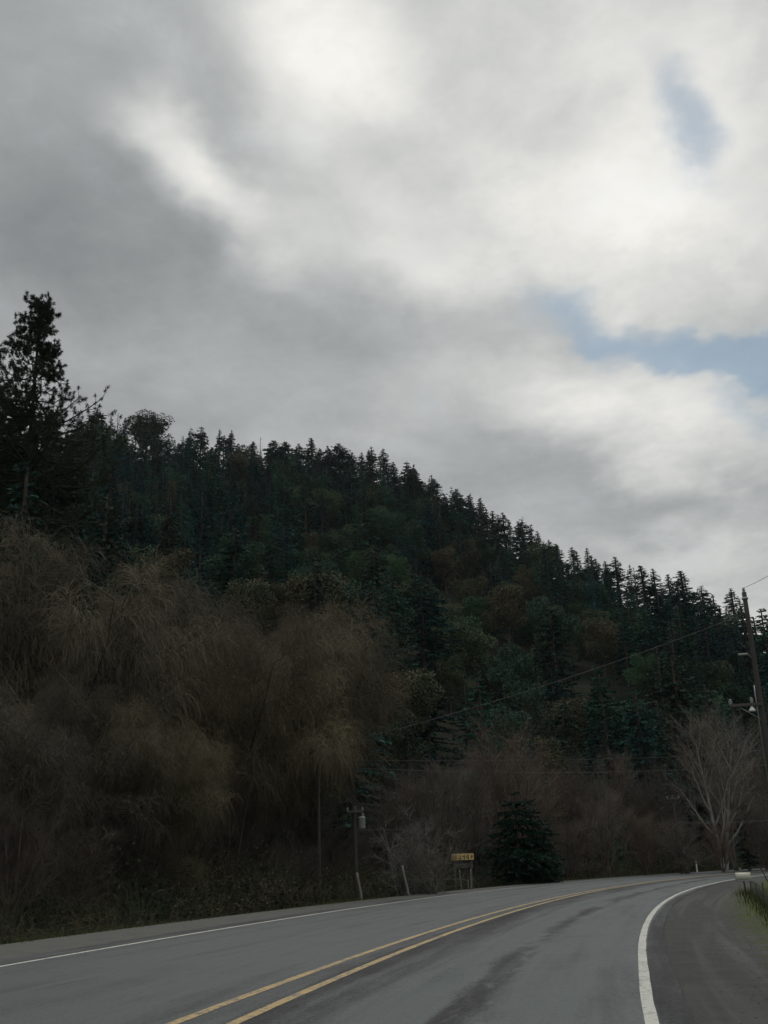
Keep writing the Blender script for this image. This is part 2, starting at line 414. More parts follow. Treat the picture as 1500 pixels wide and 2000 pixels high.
def build_willow(seed, H=13, spread=1.0):
    rg = np.random.default_rng(seed)
    P0, R0 = trunk_line(H*0.36, 0.42, 0.05, 6, rg)
    P1, R1 = children(P0, R0, 9, 0.35, 1.0, 0.65*spread, H*0.50, [0.05, 0.08, 0.05, 0.0, -0.05], 6, 0.115, 0.13, rg, taper=0.12, lenfn=lambda t: (0.75+0.45*t)*rg.uniform(0.7, 1.15, t.shape))
    P2, R2 = children(P1, R1, 8, 0.25, 1.0, 0.8, H*0.22, [0.12, 0.1, 0.0, -0.1], 5, 0.07, 0.16, rg)
    P3, R3 = children(P2, R2, 8, 0.2, 1.0, 0.85, H*0.085, [0.18, 0.1, -0.1], 4, 0.025, 0.2, rg)
    P4, R4 = children(P3, R3, 44, 0.1, 1.0, 1.0, H*0.105, [0.10, -0.16, -0.45, -0.9, -1.3, -1.5], 6, 0.008, 0.17, rg, taper=0.5)
    # keep the skirts clear of the ground
    P4[..., 2] = np.maximum(P4[..., 2], 0.3+0.3*rg.random(P4.shape[:2]))
    tr = Geo()
    for P, Rr, S in ((P0, R0, 9), (P1, R1, 6)):
        V, F = tubes(P, Rr, S); tr.add(V, F)
    cr = Geo()
    for P, Rr, S in ((P2, R2, 4), (P3, R3, 3)):
        V, F = tubes(P, Rr, S); cr.add(V, F, 0.75)
    V, F = tubes(P4, R4, 3); K = P4.shape[1]
    grp = np.repeat(np.repeat(np.repeat(rg.uniform(0.75, 1.2, len(P1)), 8)*rg.uniform(0.6, 1.35, len(P2)), 8)*rg.uniform(0.8, 1.2, len(P3)), 44)
    tt = np.repeat(grp*rg.uniform(0.75, 1.2, len(P4)), K*3); cr.add(V, F, tt)
    return tr.mesh('willow_trunk', M['bark'], True), cr.mesh('willow_crown', M['willow'])

def build_bare(seed, H=10, r=0.14, stems=1, upw=0.16, ang=0.55, m=(9, 7, 7, 5), pale=False, fan=0.0, fine=0.009):
    rg = np.random.default_rng(seed)
    Ps, Rs = [], []
    for k in range(stems):
        P, Rr = trunk_line(H*0.9*rg.uniform(0.75, 1.05), r*rg.uniform(.6, 1), 0.0, 8, rg, 0.035)
        a = rg.uniform(0, 6.28); P[0, :, :2] += np.outer(P[0, :, 2], [math.cos(a), math.sin(a)])*fan*rg.uniform(0.3, 1)
        P[0, :, :2] += rg.normal(0, 0.12*(stems > 1), 2); Ps.append(P); Rs.append(Rr)
    P0 = np.concatenate(Ps); R0 = np.concatenate(Rs)
    P1, R1 = children(P0, R0, m[0], 0.22, 0.97, ang, H*0.38, upw, 6, r*0.5, 0.09, rg, lenfn=lambda t: 1.25-0.85*t)
    P2, R2 = children(P1, R1, m[1], 0.2, 0.97, 0.6, H*0.17, upw, 5, 0.028, 0.12, rg)
    P3, R3 = children(P2, R2, m[2], 0.15, 0.97, 0.6, H*0.08, upw*0.8, 4, 0.013, 0.15, rg)
    P4, R4 = children(P3, R3, m[3], 0.15, 0.97, 0.6, H*0.045, upw*0.6, 3, fine, 0.18, rg)
    tr = Geo(); V, F = tubes(P0, R0, 7); tr.add(V, F); V, F = tubes(P1, R1, 4); tr.add(V, F)
    cr = Geo()
    for P, Rr in ((P2, R2), (P3, R3), (P4, R4)):
        V, F = tubes(P, Rr, 3); cr.add(V, F, np.repeat(rg.uniform(0.7, 1.25, len(P)), P.shape[1]*3))
    mt = M['palebark'] if pale else M['bark']
    return tr.mesh('bare_trunk', mt, True), cr.mesh('bare_twigs', M['twig'])

def blades(c, d, L, w, rg, droop=0.0):
    """leaf quads (kite shaped) from points c along unit d"""
    n = len(c); sd = unit(np.cross(d, rg.normal(0, 1, (n, 3))))
    L = np.broadcast_to(L, (n,))[:, None]; w = np.broadcast_to(w, (n,))[:, None]
    dn = np.array([0, 0, -1.])*droop
    V = np.stack([c, c+d*L*0.45+sd*w, c+d*L+dn*L, c+d*L*0.45-sd*w], 1)
    F = np.arange(n*4).reshape(n, 4)
    return V.reshape(-1, 3), F

def build_fir(seed, H=20, R0=3.0, base=0.06, gap=0.12, dens=1.0, point=0.72, droop=0.25, topround=0.0, leaf=1.0, more=1.0):
    rg = np.random.default_rng(seed)
    P0, Rr = trunk_line(H*0.985, H*0.014, 0.008, 10, rg, 0.006)
    tr = Geo(); V, F = tubes(P0, Rr, 6); tr.add(V, F)
    cr = Geo()
    nb = int(H*14*dens)
    zz = base+(0.985-base)*rg.random(nb)**0.8
    zz = np.round(zz*H/0.62+rg.normal(0, .16, nb))*0.62/H  # branches sit in whorls
    zz = np.clip(zz, base, 0.985)
    prof = (1-zz)**point+topround*np.sin(np.pi*zz)*0.35
    lob = 1+0.12*np.sin(zz*23+seed)+0.0
    az = rg.uniform(0, 6.28, nb)
    side = 1+0.18*np.cos(az-seed)
    L = np.clip(R0*prof*lob*side*rg.uniform(0.7, 1.12, nb), 0.18, None)
    keep = rg.random(nb) > gap*(0.5+0.8*(zz < 0.6)); zz, az, L = zz[keep], az[keep], L[keep]; nb = len(zz)
    el = np.where(zz > 0.93, 0.55, 0.12)+rg.normal(0, .12, nb)-0.25*(1-zz)
    K = 5; tpar = np.linspace(0, 1, K)
    tx = np.interp(zz*H, P0[0, :, 2], P0[0, :, 0]); ty = np.interp(zz*H, P0[0, :, 2], P0[0, :, 1])
    hx = np.cos(az)*np.cos(el); hy = np.sin(az)*np.cos(el); hz = np.sin(el)
    B = np.stack([tx[:, None]+hx[:, None]*L[:, None]*tpar, ty[:, None]+hy[:, None]*L[:, None]*tpar,
                  zz[:, None]*H+hz[:, None]*L[:, None]*tpar-droop*L[:, None]*tpar**1.6*(1-0.35*tpar**3)], -1)
    Vb, Fb = tubes(B, np.outer(0.018+0.01*L, np.linspace(1, 0.3, K)), 3); cr.add(Vb, Fb, 0.6)
    # sprays
    m = np.maximum(4, (L*6.5*more).astype(int)); bi = np.repeat(np.arange(nb), m); n = len(bi)
    t = rg.uniform(0.12, 1.0, n)*(K-1)*0.999; i = np.floor(t).astype(int); f = (t-i)[:, None]
    c = B[bi, i]*(1-f)+B[bi, i+1]*f; T = unit(B[bi, i+1]-B[bi, i])
    sdv = unit(np.cross(T, np.array([0, 0, 1.])))*np.where(rg.random(n) < 0.5, -1, 1)[:, None]
    d = unit(T*0.8+sdv*rg.uniform(0.2, 1.0, (n, 1))+np.array([0, 0, -1.])*rg.uniform(-0.15, 0.5, (n, 1)))
    sz = rg.uniform(0.40, 0.80, n)*np.clip(0.55+L[bi]*0.22, 0.5, 1.1)*leaf
    V, F = blades(c, d, sz, sz*0.27, rg, 0.12)
    cr.add(V, F, np.repeat(rg.uniform(0.75, 1.3, nb)[bi]*rg.uniform(0.8, 1.2, n), 4))
    return tr.mesh('fir_trunk', M['bark'], True), cr.mesh('fir_crown', M['fir'])

def build_round(seed, H=12, R0=3.6, nc=16, leaf=0.27, n=380, mat_='broad', clump=1.45, t0=0.35):
    rg = np.random.default_rng(seed)
    P0, Rr = trunk_line(H*0.62, H*0.018, 0.04, 7, rg, 0.05)
    P1, R1 = children(P0, Rr, nc, t0, 1.0, 0.75, R0*1.15, 0.14, 5, H*0.008, 0.14, rg, lenfn=lambda t: 1.15-0.35*t)
    tr = Geo(); V, F = tubes(P0, Rr, 6); tr.add(V, F); V, F = tubes(P1, R1, 4); tr.add(V, F)
    cr = Geo(); tips = np.concatenate([P1[:, -1], P1[:, 3], P0[:, -1]+[0, 0, 0.8]])
    for k, c in enumerate(tips):
        rc = clump*rg.uniform(0.65, 1.2); u = unit(rg.normal(0, 1, (n, 3))); u[:, 2] = u[:, 2]*0.62+0.12
        p = c+u*rc*rg.uniform(0.55, 1.05, (n, 1))**0.6
        d = unit(u+rg.normal(0, .7, (n, 3))); sz = leaf*rg.uniform(0.6, 1.3, n)
        V, F = blades(p, d, sz, sz*0.36, rg, 0.1); cr.add(V, F, np.repeat(rg.uniform(0.75, 1.3)*rg.uniform(0.8, 1.2, n), 4))
    return tr.mesh('round_trunk', M['bark'], True), cr.mesh('round_crown', M[mat_])

def build_pine(seed, H=34, R0=6.5, base=0.35, nb=120, rings=None):
    """tall open pine: upswept limbs that end in separate tufts of long needles"""
    rg = np.random.default_rng(seed)
    P0, Rr = trunk_line(H*0.99, H*0.0125, 0.004, 14, rg, 0.006)
    Rr = (H*0.0125*np.linspace(1.1, 0.12, 14))[None]
    tr = Geo(); V, F = tubes(P0, Rr, 9); tr.add(V, F)
    zz = base+(0.985-base)*np.sort(rg.random(nb)**0.72)
    prof = np.interp(zz, [0.0, 0.72, 0.80, 0.86, 0.92, 0.97, 1.0], [1.0, 0.95, 0.60, 0.33, 0.24, 0.17, 0.06])
    L = R0*prof*rg.uniform(0.55, 1.15, nb); az = np.arange(nb)*2.4+rg.normal(0, .5, nb)
    el = 0.08+0.45*(zz > 0.92)+rg.normal(0, .18, nb); K = 7; tp = np.linspace(0, 1, K)
    tx = np.interp(zz*H, P0[0, :, 2], P0[0, :, 0]); ty = np.interp(zz*H, P0[0, :, 2], P0[0, :, 1])
    B = np.stack([tx[:, None]+(np.cos(az)*np.cos(el)*L)[:, None]*tp, ty[:, None]+(np.sin(az)*np.cos(el)*L)[:, None]*tp,
                  (zz*H)[:, None]+(np.sin(el)*L)[:, None]*tp-0.30*L[:, None]*tp*(1-tp)*1.6], -1)
    B[:, 1:] += np.cumsum(rg.normal(0, 0.11, (nb, K-1, 3)), 1)
    RB = np.outer(0.02+0.013*L, np.linspace(1, 0.35, K))
    cr = Geo(); V, F = tubes(B, RB, 5); cr.add(V, F, 0.8)
    P2, R2 = children(B, RB, 9, 0.3, 1.0, 0.85, 1.0, 0.2, 4, 0.03, 0.14, rg)
    lens = np.repeat(np.clip(L/R0, 0.35, 1.0), 9)[:, None, None]
    P2 = P2[:, :1]+(P2-P2[:, :1])*lens*1.35
    V, F = tubes(P2, R2, 3); cr.add(V, F, 0.8)
    tips = np.concatenate([P2[:, -1], P2[:, 2][::2], B[:, -1], P0[:, -1]]); nt_ = len(tips); q = 52
    dirs = np.concatenate([unit(P2[:, -1]-P2[:, -2]), unit(P2[:, 2]-P2[:, 1])[::2], unit(B[:, -1]-B[:, -2]), [[0, 0, 1.]]])
    c = np.repeat(tips, q, 0); d0 = np.repeat(dirs, q, 0)
    d = unit(unit(rg.normal(0, 1, c.shape))+d0*0.75); n = len(c)
    c = c-d0*rg.uniform(0, 0.22, (n, 1)); sz = rg.uniform(0.12, 0.29, n)*np.repeat(rg.uniform(0.8, 1.35, nt_), q)
    V, F = blades(c, d, sz, 0.017, rg, 0.05)
    cr.add(V, F, np.repeat(np.repeat(rg.uniform(0.8, 1.2, nt_), q), 4))
    return tr.mesh('pine_trunk', M['bark'], True), cr.mesh('pine_crown', M['pine'])

def build_snag(seed, H=14):
    rg = np.random.default_rng(seed)
    P0, R0 = trunk_line(H, 0.14, 0.01, 8, rg, 0.01)
    P1, R1 = children(P0, R0, 26, 0.3, 0.98, 1.25, 1.3, -0.02, 4, 0.03, 0.1, rg, lenfn=lambda t: 1.3-t)
    P2, R2 = children(P1, R1, 4, 0.3, 1, 0.7, 0.45, 0.05, 3, 0.015, 0.1, rg)
    tr = Geo(); V, F = tubes(P0, R0, 6); tr.add(V, F)
    cr = Geo()
    for P, Rr in ((P1, R1), (P2, R2)):
        V, F = tubes(P, Rr, 3); cr.add(V, F)
    return tr.mesh('snag_trunk', M['bark'], True), cr.mesh('snag_twigs', M['bark'])

LF = dict(leaf=0.74, more=1.7)
FIR = [build_fir(11, R0=3.6, **LF), build_fir(12, R0=4.2, gap=0.2, droop=0.35, **LF), build_fir(13, R0=3.0, dens=1.1, **LF), build_fir(14, R0=4.4, gap=0.15, point=0.6, **LF),
       build_fir(15, R0=3.7, gap=0.35, dens=0.9, droop=0.15, **LF), build_fir(16, R0=4.0, topround=0.8, point=0.6, **LF)]
OPEN = [build_fir(21, H=16, R0=4.2, base=0.3, gap=0.62, dens=0.75, point=0.5, droop=-0.12), build_fir(22, H=16, R0=3.6, base=0.25, gap=0.5, dens=0.8, point=0.45, droop=-0.05)]
BROAD = [build_round(31), build_round(32, R0=3.0, nc=13), build_round(33, H=11, R0=4.2, nc=18)]
SNAG = [build_snag(41), build_snag(42, 15)]

def place(pair, name, loc, label, cat, group=None, s=1.0, rz=None, sxy=None, color=None, tc=None, tname='trunk', cname='crown', tilt=None):
    o = empty(name, loc, label, cat, group, rz if rz is not None else random.Random(hash((round(loc[0], 2), round(loc[1], 2)))).uniform(0, 6.28), s)
    if sxy: o.scale = (s*sxy, s*sxy, s)
    if tilt: o.rotation_euler = (tilt[0], tilt[1], o.rotation_euler[2])
    link(tname, pair[0], o, color=tc); link(cname, pair[1], o, color=color)
    return o
ORD = ['first', 'second', 'third', 'fourth', 'fifth', 'sixth', 'seventh', 'eighth', 'ninth', 'tenth', 'eleventh', 'twelfth', 'thirteenth', 'fourteenth', 'fifteenth', 'sixteenth', 'seventeenth', 'eighteenth', 'nineteenth', 'twentieth']

# ------------------------------------------------------------------ trees whose tops make the skyline (px, py, type, crown width in photo px)
SKY = [(165, 835, 'f', 34), (188, 799, 'g', 44), (218, 815, 'f', 22), (230, 806, 's', 14), (245, 817, 'f', 26), (266, 832, 's', 12), (288, 822, 'b', 44), (310, 862, 'f', 28), (333, 863, 'f', 22), (349, 867, 'f', 22),
       (367, 855, 'f', 24), (393, 838, 'o', 40), (414, 876, 'f', 22), (437, 853, 'o', 24), (450, 848, 'f', 28), (463, 868, 'f', 24), (480, 878, 'f', 20), (495, 863, 'f', 26), (508, 858, 's', 8), (532, 862, 'g', 36), (555, 864, 'g', 32), (586, 868, 'f', 34),
       (610, 856, 'f', 32), (626, 878, 'f', 24), (642, 872, 'f', 24), (664, 868, 'g', 36), (686, 884, 'f', 30), (706, 886, 'f', 24), (720, 880, 'f', 28), (746, 878, 'f', 30), (769, 904, 'f', 28), (798, 918, 'f', 30), (812, 916, 'f', 32), (832, 944, 'f', 28), (850, 936, 'g', 36), (870, 968, 'f', 26),
       (890, 957, 'f', 32), (916, 968, 'f', 28), (936, 973, 'f', 30), (960, 1000, 'f', 28), (984, 1002, 'f', 32), (1018, 1015, 'o', 30), (1036, 1026, 'f', 26), (1051, 1038, 'f', 26), (1072, 1055, 'f', 28), (1086, 1065, 'f', 28),
       (1117, 1070, 'f', 34), (1144, 1072, 'f', 28), (1165, 1093, 'f', 28), (1180, 1098, 'f', 26), (1202, 1090, 'f', 40), (1239, 1113, 's', 16), (1255, 1106, 'f', 40), (1276, 1113, 'f', 36), (1305, 1122, 'f', 34), (1333, 1115, 'f', 46), (1368, 1145, 'g', 44),
       (1388, 1170, 'f', 32), (1403, 1184, 'f', 28), (1428, 1150, 'f', 42), (1446, 1172, 'f', 36), (1473, 1207, 'f', 36), (1497, 1217, 'f', 30)]
prnd = random.Random(5)
TYPEW = {'f': 'pointed fir', 'g': 'broad dense fir', 's': 'thin bare dead tree', 'b': 'rounded leafy tree', 'o': 'open-branched airy conifer'}
nth = 0
sky_xy = []
for i, (px, py, ty, wd) in enumerate(SKY):
    a, e = azel(px, py); d = float(np.interp(a, _ra, _rr))-prnd.uniform(0, 8)-(px > 1400)*10
    x, y = d*math.sin(a), d*math.cos(a); zg = float(terrain_z(x, y))
    top = CAM_H+d*math.tan(e); h = max(top-zg, 5.0)+0.6
    zg = top-h+0.3
    wm = wd/2000.*d*1.25
    nm = 'fir_tree'; cat = 'fir tree'; col = (prnd.uniform(.8, 1.1), prnd.uniform(.85, 1.1), prnd.uniform(.85, 1.15))
    if ty in 'fg':
        k = prnd.choice([0, 1, 2, 4]) if ty == 'f' else prnd.choice([3, 5]); pr = FIR[k]; h0 = 20; w0 = [3.6, 4.2, 3.0, 4.4, 3.7, 4.0][k]*2
    elif ty == 'o': pr = prnd.choice(OPEN); h0 = 16; w0 = 8; nm = 'pine_tree'; cat = 'pine tree'
    elif ty == 's': pr = prnd.choice(SNAG); h0 = 14.5; w0 = 3; nm = 'dead_tree'; cat = 'dead tree'
    else: pr = BROAD[1]; h0 = 9.5; w0 = 7; nm = 'broadleaf_tree'; cat = 'tree'
    s = h/h0; sxy = min(3.2, max(0.5, wm*1.75*prnd.uniform(.85, 1.15)/(w0*s)))
    if i < 2: where = ' on the skyline just right of the tallest pine' if i else ' half hidden behind the tallest pine'
    else:
        q = i-2
        if px < 520: where = f", {ORD[q]} along the left stretch of the ridge skyline"
        elif px < 830: where = f", {ORD[i-[k for k, t in enumerate(SKY) if t[0] >= 520][0]]} along the flat crest of the ridge"
        elif px < 1100: where = f", {ORD[i-[k for k, t in enumerate(SKY) if t[0] >= 830][0]]} down the steep middle of the ridge"
        elif px < 1410: where = f", {ORD[i-[k for k, t in enumerate(SKY) if t[0] >= 1100][0]]} along the lower right skyline"
        else: where = [' just left of the tall utility pole', ' right behind the top of the tall utility pole', ' just right of the tall utility pole', ' at the right edge of the ridge'][i-[k for k, t in enumerate(SKY) if t[0] >= 1410][0]]+', on the skyline'
    place(pr, nm, (x, y, zg), f"{TYPEW[ty]}{where}", cat, 'trees on the skyline of the ridge', s, rz=prnd.uniform(0, 6.28), sxy=sxy, color=col, cname='crown')
    sky_xy.append((a, d))

# ------------------------------------------------------------------ trees on the hillside
r3 = np.random.default_rng(99)
cand = []
tries = 0
amin, amax = azel(-60, 1200)[0], azel(1580, 1500)[0]
grid = {}
while tries < 9000 and len(cand) < 1250:
    tries += 1
    a = r3.uniform(amin, amax); Rm = float(np.interp(a, _ra, _rr)); b0 = float(edge_d(a))+24
    d = math.sqrt(r3.uniform(b0**2, (Rm-2)**2)); x, y = d*math.sin(a), d*math.cos(a)
    mn = 4.2+1.2*(d < 150)
    kx, ky = int(x//6), int(y//6); ok = True
    for i in (-1, 0, 1):
        for j in (-1, 0, 1):
            for (qx, qy) in grid.get((kx+i, ky+j), ()):
                if (qx-x)**2+(qy-y)**2 < mn*mn: ok = False; break
    if not ok: continue
    grid.setdefault((kx, ky), []).append((x, y)); cand.append((x, y, a, d))
# what the photograph can see of each one: claim coarse cells of sky directions, nearest first
def project(x, y, z):
    z = z-CAM_H; yc = y*math.cos(PIT)+z*math.sin(PIT); zc = -y*math.sin(PIT)+z*math.cos(PIT)
    u, v = x/yc, zc/yc; c, s = math.cos(ROLL), math.sin(ROLL)
    return 750+2000*(c*u-s*v), 1000-2000*(s*u+c*v)
trees = []
for (x, y, a, d) in cand:
    rim = d > float(np.interp(a, _ra, _rr))-22
    px, py = project(x, y, float(terrain_z(x, y)))
    pb = 0.20+0.30*math.exp(-((px-980)/220.)**2-((py-1260)/150.)**2)+0.14*math.exp(-((px-620)/220.)**2-((py-1100)/90.)**2)
    if rim: ty = 'f'; h = r3.uniform(5.5, 9)*(0.75 if px > 1130 else 1)
    else:
        ty = 'b' if r3.random() < pb else 'f'
        h = r3.uniform(11, 21) if ty == 'f' else r3.uniform(8, 14)
        if d < 130: h *= 0.85
    trees.append([x, y, a, d, float(terrain_z(x, y)), ty, h, 0, px, py])
# the large rounded crowns that stand out of the slope (photo px of the crown's top, its width, tone)
ROUND = [(985, 1150, 120, 'r', 'large rust-brown round-crowned tree, biggest pale crown on the right-hand slope'), (925, 1160, 95, 'g', 'light green domed crown just left of the biggest rust-brown crown'),
         (1022, 1108, 70, 'r', 'small rust-brown crown right above the biggest rust-brown one'), (868, 1072, 80, 'r', 'rusty rounded crown high up, left of the small rust-brown one'), (700, 1075, 90, 'g', 'olive domed crown above the top of the right-hand willow'),
         (775, 1092, 75, 'g', 'pale green domed crown between the olive dome and the rusty crown'), (1170, 1212, 110, 'r', 'broad brownish-olive crown in the middle of the lower right slope'), (1130, 1172, 70, 'g', 'small green dome just above the broad brownish-olive crown'),
         (875, 1288, 95, 'o', 'olive round crown low down, right of the willow row'), (545, 1140, 95, 'r', 'russet rounded crown rising behind the yellowish willow shoots'), (675, 1130, 80, 'r', 'russet crown right behind the top of the right-hand willow'),
         (1255, 1285, 90, 'g', 'dull green dome below the slanting wire near its middle'), (505, 1012, 80, 'g', 'green dome high on the slope above the dip between willows'), (960, 1290, 80, 'r', 'brownish crown low on the slope right above the number board'),
         (610, 1040, 60, 'r', 'narrow russet crown high above the right-hand willow'), (1060, 1235, 70, 'o', 'olive crown right of the biggest rust-brown crown')]
RND = []
for (px, py, wpx, tone, lb) in ROUND:
    a = azel(px, py)[0]; best = None
    for d in np.arange(95, 300, 3.0):
        h = wpx/2000*d*1.15; x, y = d*math.sin(a), d*math.cos(a); zg = float(terrain_z(x, y)); qx, qy = project(x, y, zg+h)
        e = abs(qy-py)
        if best is None or e < best[0]: best = (e, d, x, y, zg, h, wpx/2000*d)
    e, d, x, y, zg, h, wm = best; RND.append((x, y, zg, h, wm, tone, lb, px, py, d, wpx))
trees = [t for t in trees if not any((abs(t[8]-q[7]) < q[10]*0.5 and q[9]-70 < t[3] < q[9]+2 and project(t[0], t[1], t[4]+t[6])[1] < q[8]+q[10]*0.55) or (t[0]-q[0])**2+(t[1]-q[1])**2 < 9 for q in RND)]
for i, (x, y, zg, h, wm, tone, lb, px, py, d, wpx) in enumerate(RND):
    h = max(h, 6); k = i % 3; w0 = [9.5, 8.6, 10.6][k]; col = {'r': (1.55, 1.12, 1.05), 'g': (1.0, 1.55, 1.2), 'o': (1.15, 1.25, 1.05)}[tone]
    place(BROAD[k], 'broadleaf_tree', (x, y, zg-0.3), lb, 'tree', 'large rounded crowns on the hillside', h/10.5, rz=i*1.3, sxy=wm/(w0*h/10.5), color=col)
trees.sort(key=lambda t: t[3])
occ = np.zeros((200, 150), bool)
# the big bare willows and thickets in front
def claim(px0, px1, py0, py1): occ[max(0, int(py0/10)):int(py1/10), max(0, int(px0/10)):max(0, int(px1/10))] = True
claim(0, 200, 1120, 2000); claim(0, 430, 1200, 2000); claim(400, 760, 1250, 2000); claim(0, 1500, 1640, 2000); claim(1100, 1500, 1560, 2000)
for t in trees:
    x, y, a, d, zg, ty, h = t[:7]
    wr = (3.0 if ty == 'f' else 3.6)*h/(20 if ty == 'f' else 12)
    x0, y0 = project(x, y, zg+0.1*h); x1, y1 = project(x, y, zg+h); wpx = wr/d*2000
    n = 0
    for r in range(max(0, int(y1/10)), min(199, int(y0/10))+1):
        f = (r*10+5-y1)/max(1, y0-y1); hw = wpx*max(0.12, min(1, f))*0.8 if ty == 'f' else wpx*0.9
        c0, c1 = int((x1-hw)/10), int((x1+hw)/10)
        c0 = max(0, c0); c1 = min(149, c1)
        if c1 < c0: continue
        seg = occ[r, c0:c1+1]; n += int((~seg).sum()); seg[:] = True
    t[7] = n
vis = [t for t in trees if t[7] > 0 or t[3] < 60]
firs = sorted([t for t in vis if t[5] == 'f'], key=lambda t: -t[7])
broads = sorted([t for t in vis if t[5] == 'b'], key=lambda t: -t[7])
ind_f, stuff_f = firs[:238], firs[238:]
ind_b, stuff_b = broads[:150], broads[150:]
print('visible firs', len(firs), 'broad', len(broads), 'of', len(trees))
def cell(px, py, d, a):
    Rm = float(np.interp(a, _ra, _rr)); f = (d-60)/(Rm-60)
    if f > 0.72: v = 'high on the slope'
    elif f > 0.42: v = 'halfway up'
    else: v = 'low on the slope'
    if px < 300: h = 'above the leftmost willow'
    elif px < 560: h = 'above the dip between willows'
    elif px < 800: h = 'above the right-hand willow'
    elif px < 1000: h = 'above the yellow number board'
    elif px < 1200: h = 'above the reddish thicket'
    elif px < 1380: h = 'above the pale-trunked bare tree'
    else: h = 'behind the tall utility pole'
    return v, h
SZ = [(0, 'large'), (1, 'mid-sized'), (2, 'small')]
def size_word(h, lo, hi):
    q = (h-lo)/(hi-lo); return 'tall' if q > 0.66 else ('mid-height' if q > 0.33 else 'short')
for t in ind_f:
    x, y, a, d, zg, ty, h, n, px, py = t
    k = int(r3.integers(0, 6)); v, hh = cell(px, py, d, a)
    q = r3.random(); col = (r3.uniform(.6, 1.0), r3.uniform(.85, 1.1), r3.uniform(.9, 1.25))
    hue = 'dark green'
    # the brownish and the bluish ones
    if q < 0.08: col = (1.8, 0.95, 0.9); hue = 'brown-tinged'
    elif q < 0.28: col = (0.75, 1.0, 1.35); hue = 'bluish green'
    elif q < 0.42: col = (1.3, 1.4, 1.2); hue = 'lighter green'
    br = r3.uniform(0.55, 1.35); col = tuple(c*br for c in col)
    place(FIR[k], 'fir_tree', (x, y, zg-0.3), f"{size_word(h, 8, 20)} {hue} fir {v} {hh}", 'fir tree', f"{hue} firs {v}, {hh}", h/20., rz=r3.uniform(0, 6.28), sxy=r3.uniform(0.9, 1.3)*(1.7 if h < 9.2 else 1), color=col)
for t in ind_b:
    x, y, a, d, zg, ty, h, n, px, py = t
    k = int(r3.integers(0, 3)); v, hh = cell(px, py, d, a); q = r3.random()
    if q < 0.22: col = (1.25, 0.98, 0.95); hue = 'russet brown'
    elif q < 0.5: col = (0.9, 1.05, 0.9); hue = 'olive green'
    else: col = (0.5, 0.85, 0.85); hue = 'deep green'
    br = r3.uniform(0.7, 1.45); col = tuple(c*br for c in col)
    place(BROAD[k], 'broadleaf_tree', (x, y, zg-0.3), f"{hue} round-crowned evergreen {v} {hh}", 'tree', f"{hue} round trees {v}, {hh}", h/10.5, rz=r3.uniform(0, 6.28), sxy=r3.uniform(0.9, 1.15), color=col)
# the remaining far crowns: one mass
def merged(lst, bases, h0, name, label, cat, matl):
    if not lst: return
    Vs, Fs, Ts, o = [], [], [], 0
    srcs = []
    for pr in bases:
        me = pr[1]; nv = len(me.vertices); co = np.empty(nv*3, np.float32); me.vertices.foreach_get('co', co)
        nl = len(me.loops); li = np.empty(nl, np.int32); me.loops.foreach_get('vertex_index', li)
        tn = np.empty(nv, np.float32); me.attributes['tint'].data.foreach_get('value', tn)
        srcs.append((co.reshape(-1, 3), li.reshape(-1, 4), tn))
    for t in lst:
        x, y, a, d, zg, ty, h = t[:7]; co, li, tn = srcs[int(r3.integers(0, len(srcs)))]
        an = r3.uniform(0, 6.28); s = h/h0; c, sn = math.cos(an), math.sin(an)
        Rm = np.array([[c, -sn, 0], [sn, c, 0], [0, 0, 1]]); Vs.append((co@Rm.T)*s+[x, y, zg-0.3]); Fs.append(li+o); Ts.append(tn*r3.uniform(.7, 1.2)); o += len(co)
    ob = link(name, mesh(name, np.concatenate(Vs), [np.concatenate(Fs)], matl, tint=np.concatenate(Ts)))
    setp(ob, label, cat, kind='stuff')
merged(stuff_f, FIR[:3], 20., 'forest', 'mass of dark conifer crowns filling in behind the nearer hillside firs', 'forest', M['fir'])
merged(stuff_b, BROAD[:2], 10.5, 'woodland', 'mass of rounded crowns between the hillside firs', 'woodland', M['broad'])

# ------------------------------------------------------------------ the tall pines at the left edge
def at_top(px, py, d):
    x, y, z = at(px, py, d); zg = float(terrain_z(x, y)); return x, y, zg, z-zg
PINE = build_pine(51, nb=230, base=0.3); PINE2 = build_pine(52, H=34, R0=7.5, nb=200, base=0.3)
x, y, zg, h = at_top(82, 583, 66)
place(PINE, 'pine_tree', (x, y, zg), 'tallest pine, its open top standing alone against the sky at left', 'pine tree', 'tall open pines at left', h/34., rz=0.6, sxy=0.84, tc=(.4, .4, .4), color=(0.8, 0.8, 0.8))
x, y, zg, h = at_top(-30, 672, 70)
place(PINE2, 'pine_tree', (x, y, zg), 'second tall pine, cut by the left edge of the photo beside the tallest pine', 'pine tree', 'tall open pines at left', h/34., rz=2.0, sxy=1.0, color=(0.8, 0.8, 0.8))
for (px, py, d, k, lb) in ((20, 800, 74, 0, 'dense dark conifer under the second tall pine at the left edge'), (105, 815, 76, 3, 'dense dark conifer filling in below the tallest pine'), (150, 880, 84, 1, 'dark conifer between the tallest pine and the hillside'),
                           (60, 900, 60, 5, 'dark conifer right above the leftmost willow'), (215, 960, 90, 3, 'dark drooping conifer above the second willow from left'), (-30, 900, 58, 4, 'dark conifer cut by the left edge above the willow')):
    x, y, zg, h = at_top(px, py, d)
    place(FIR[k], 'fir_tree', (x, y, zg), lb, 'fir tree', 'dark conifers behind the left willows', h/20., rz=px*0.1, sxy=0.9, color=(0.8, 0.75, 0.75))

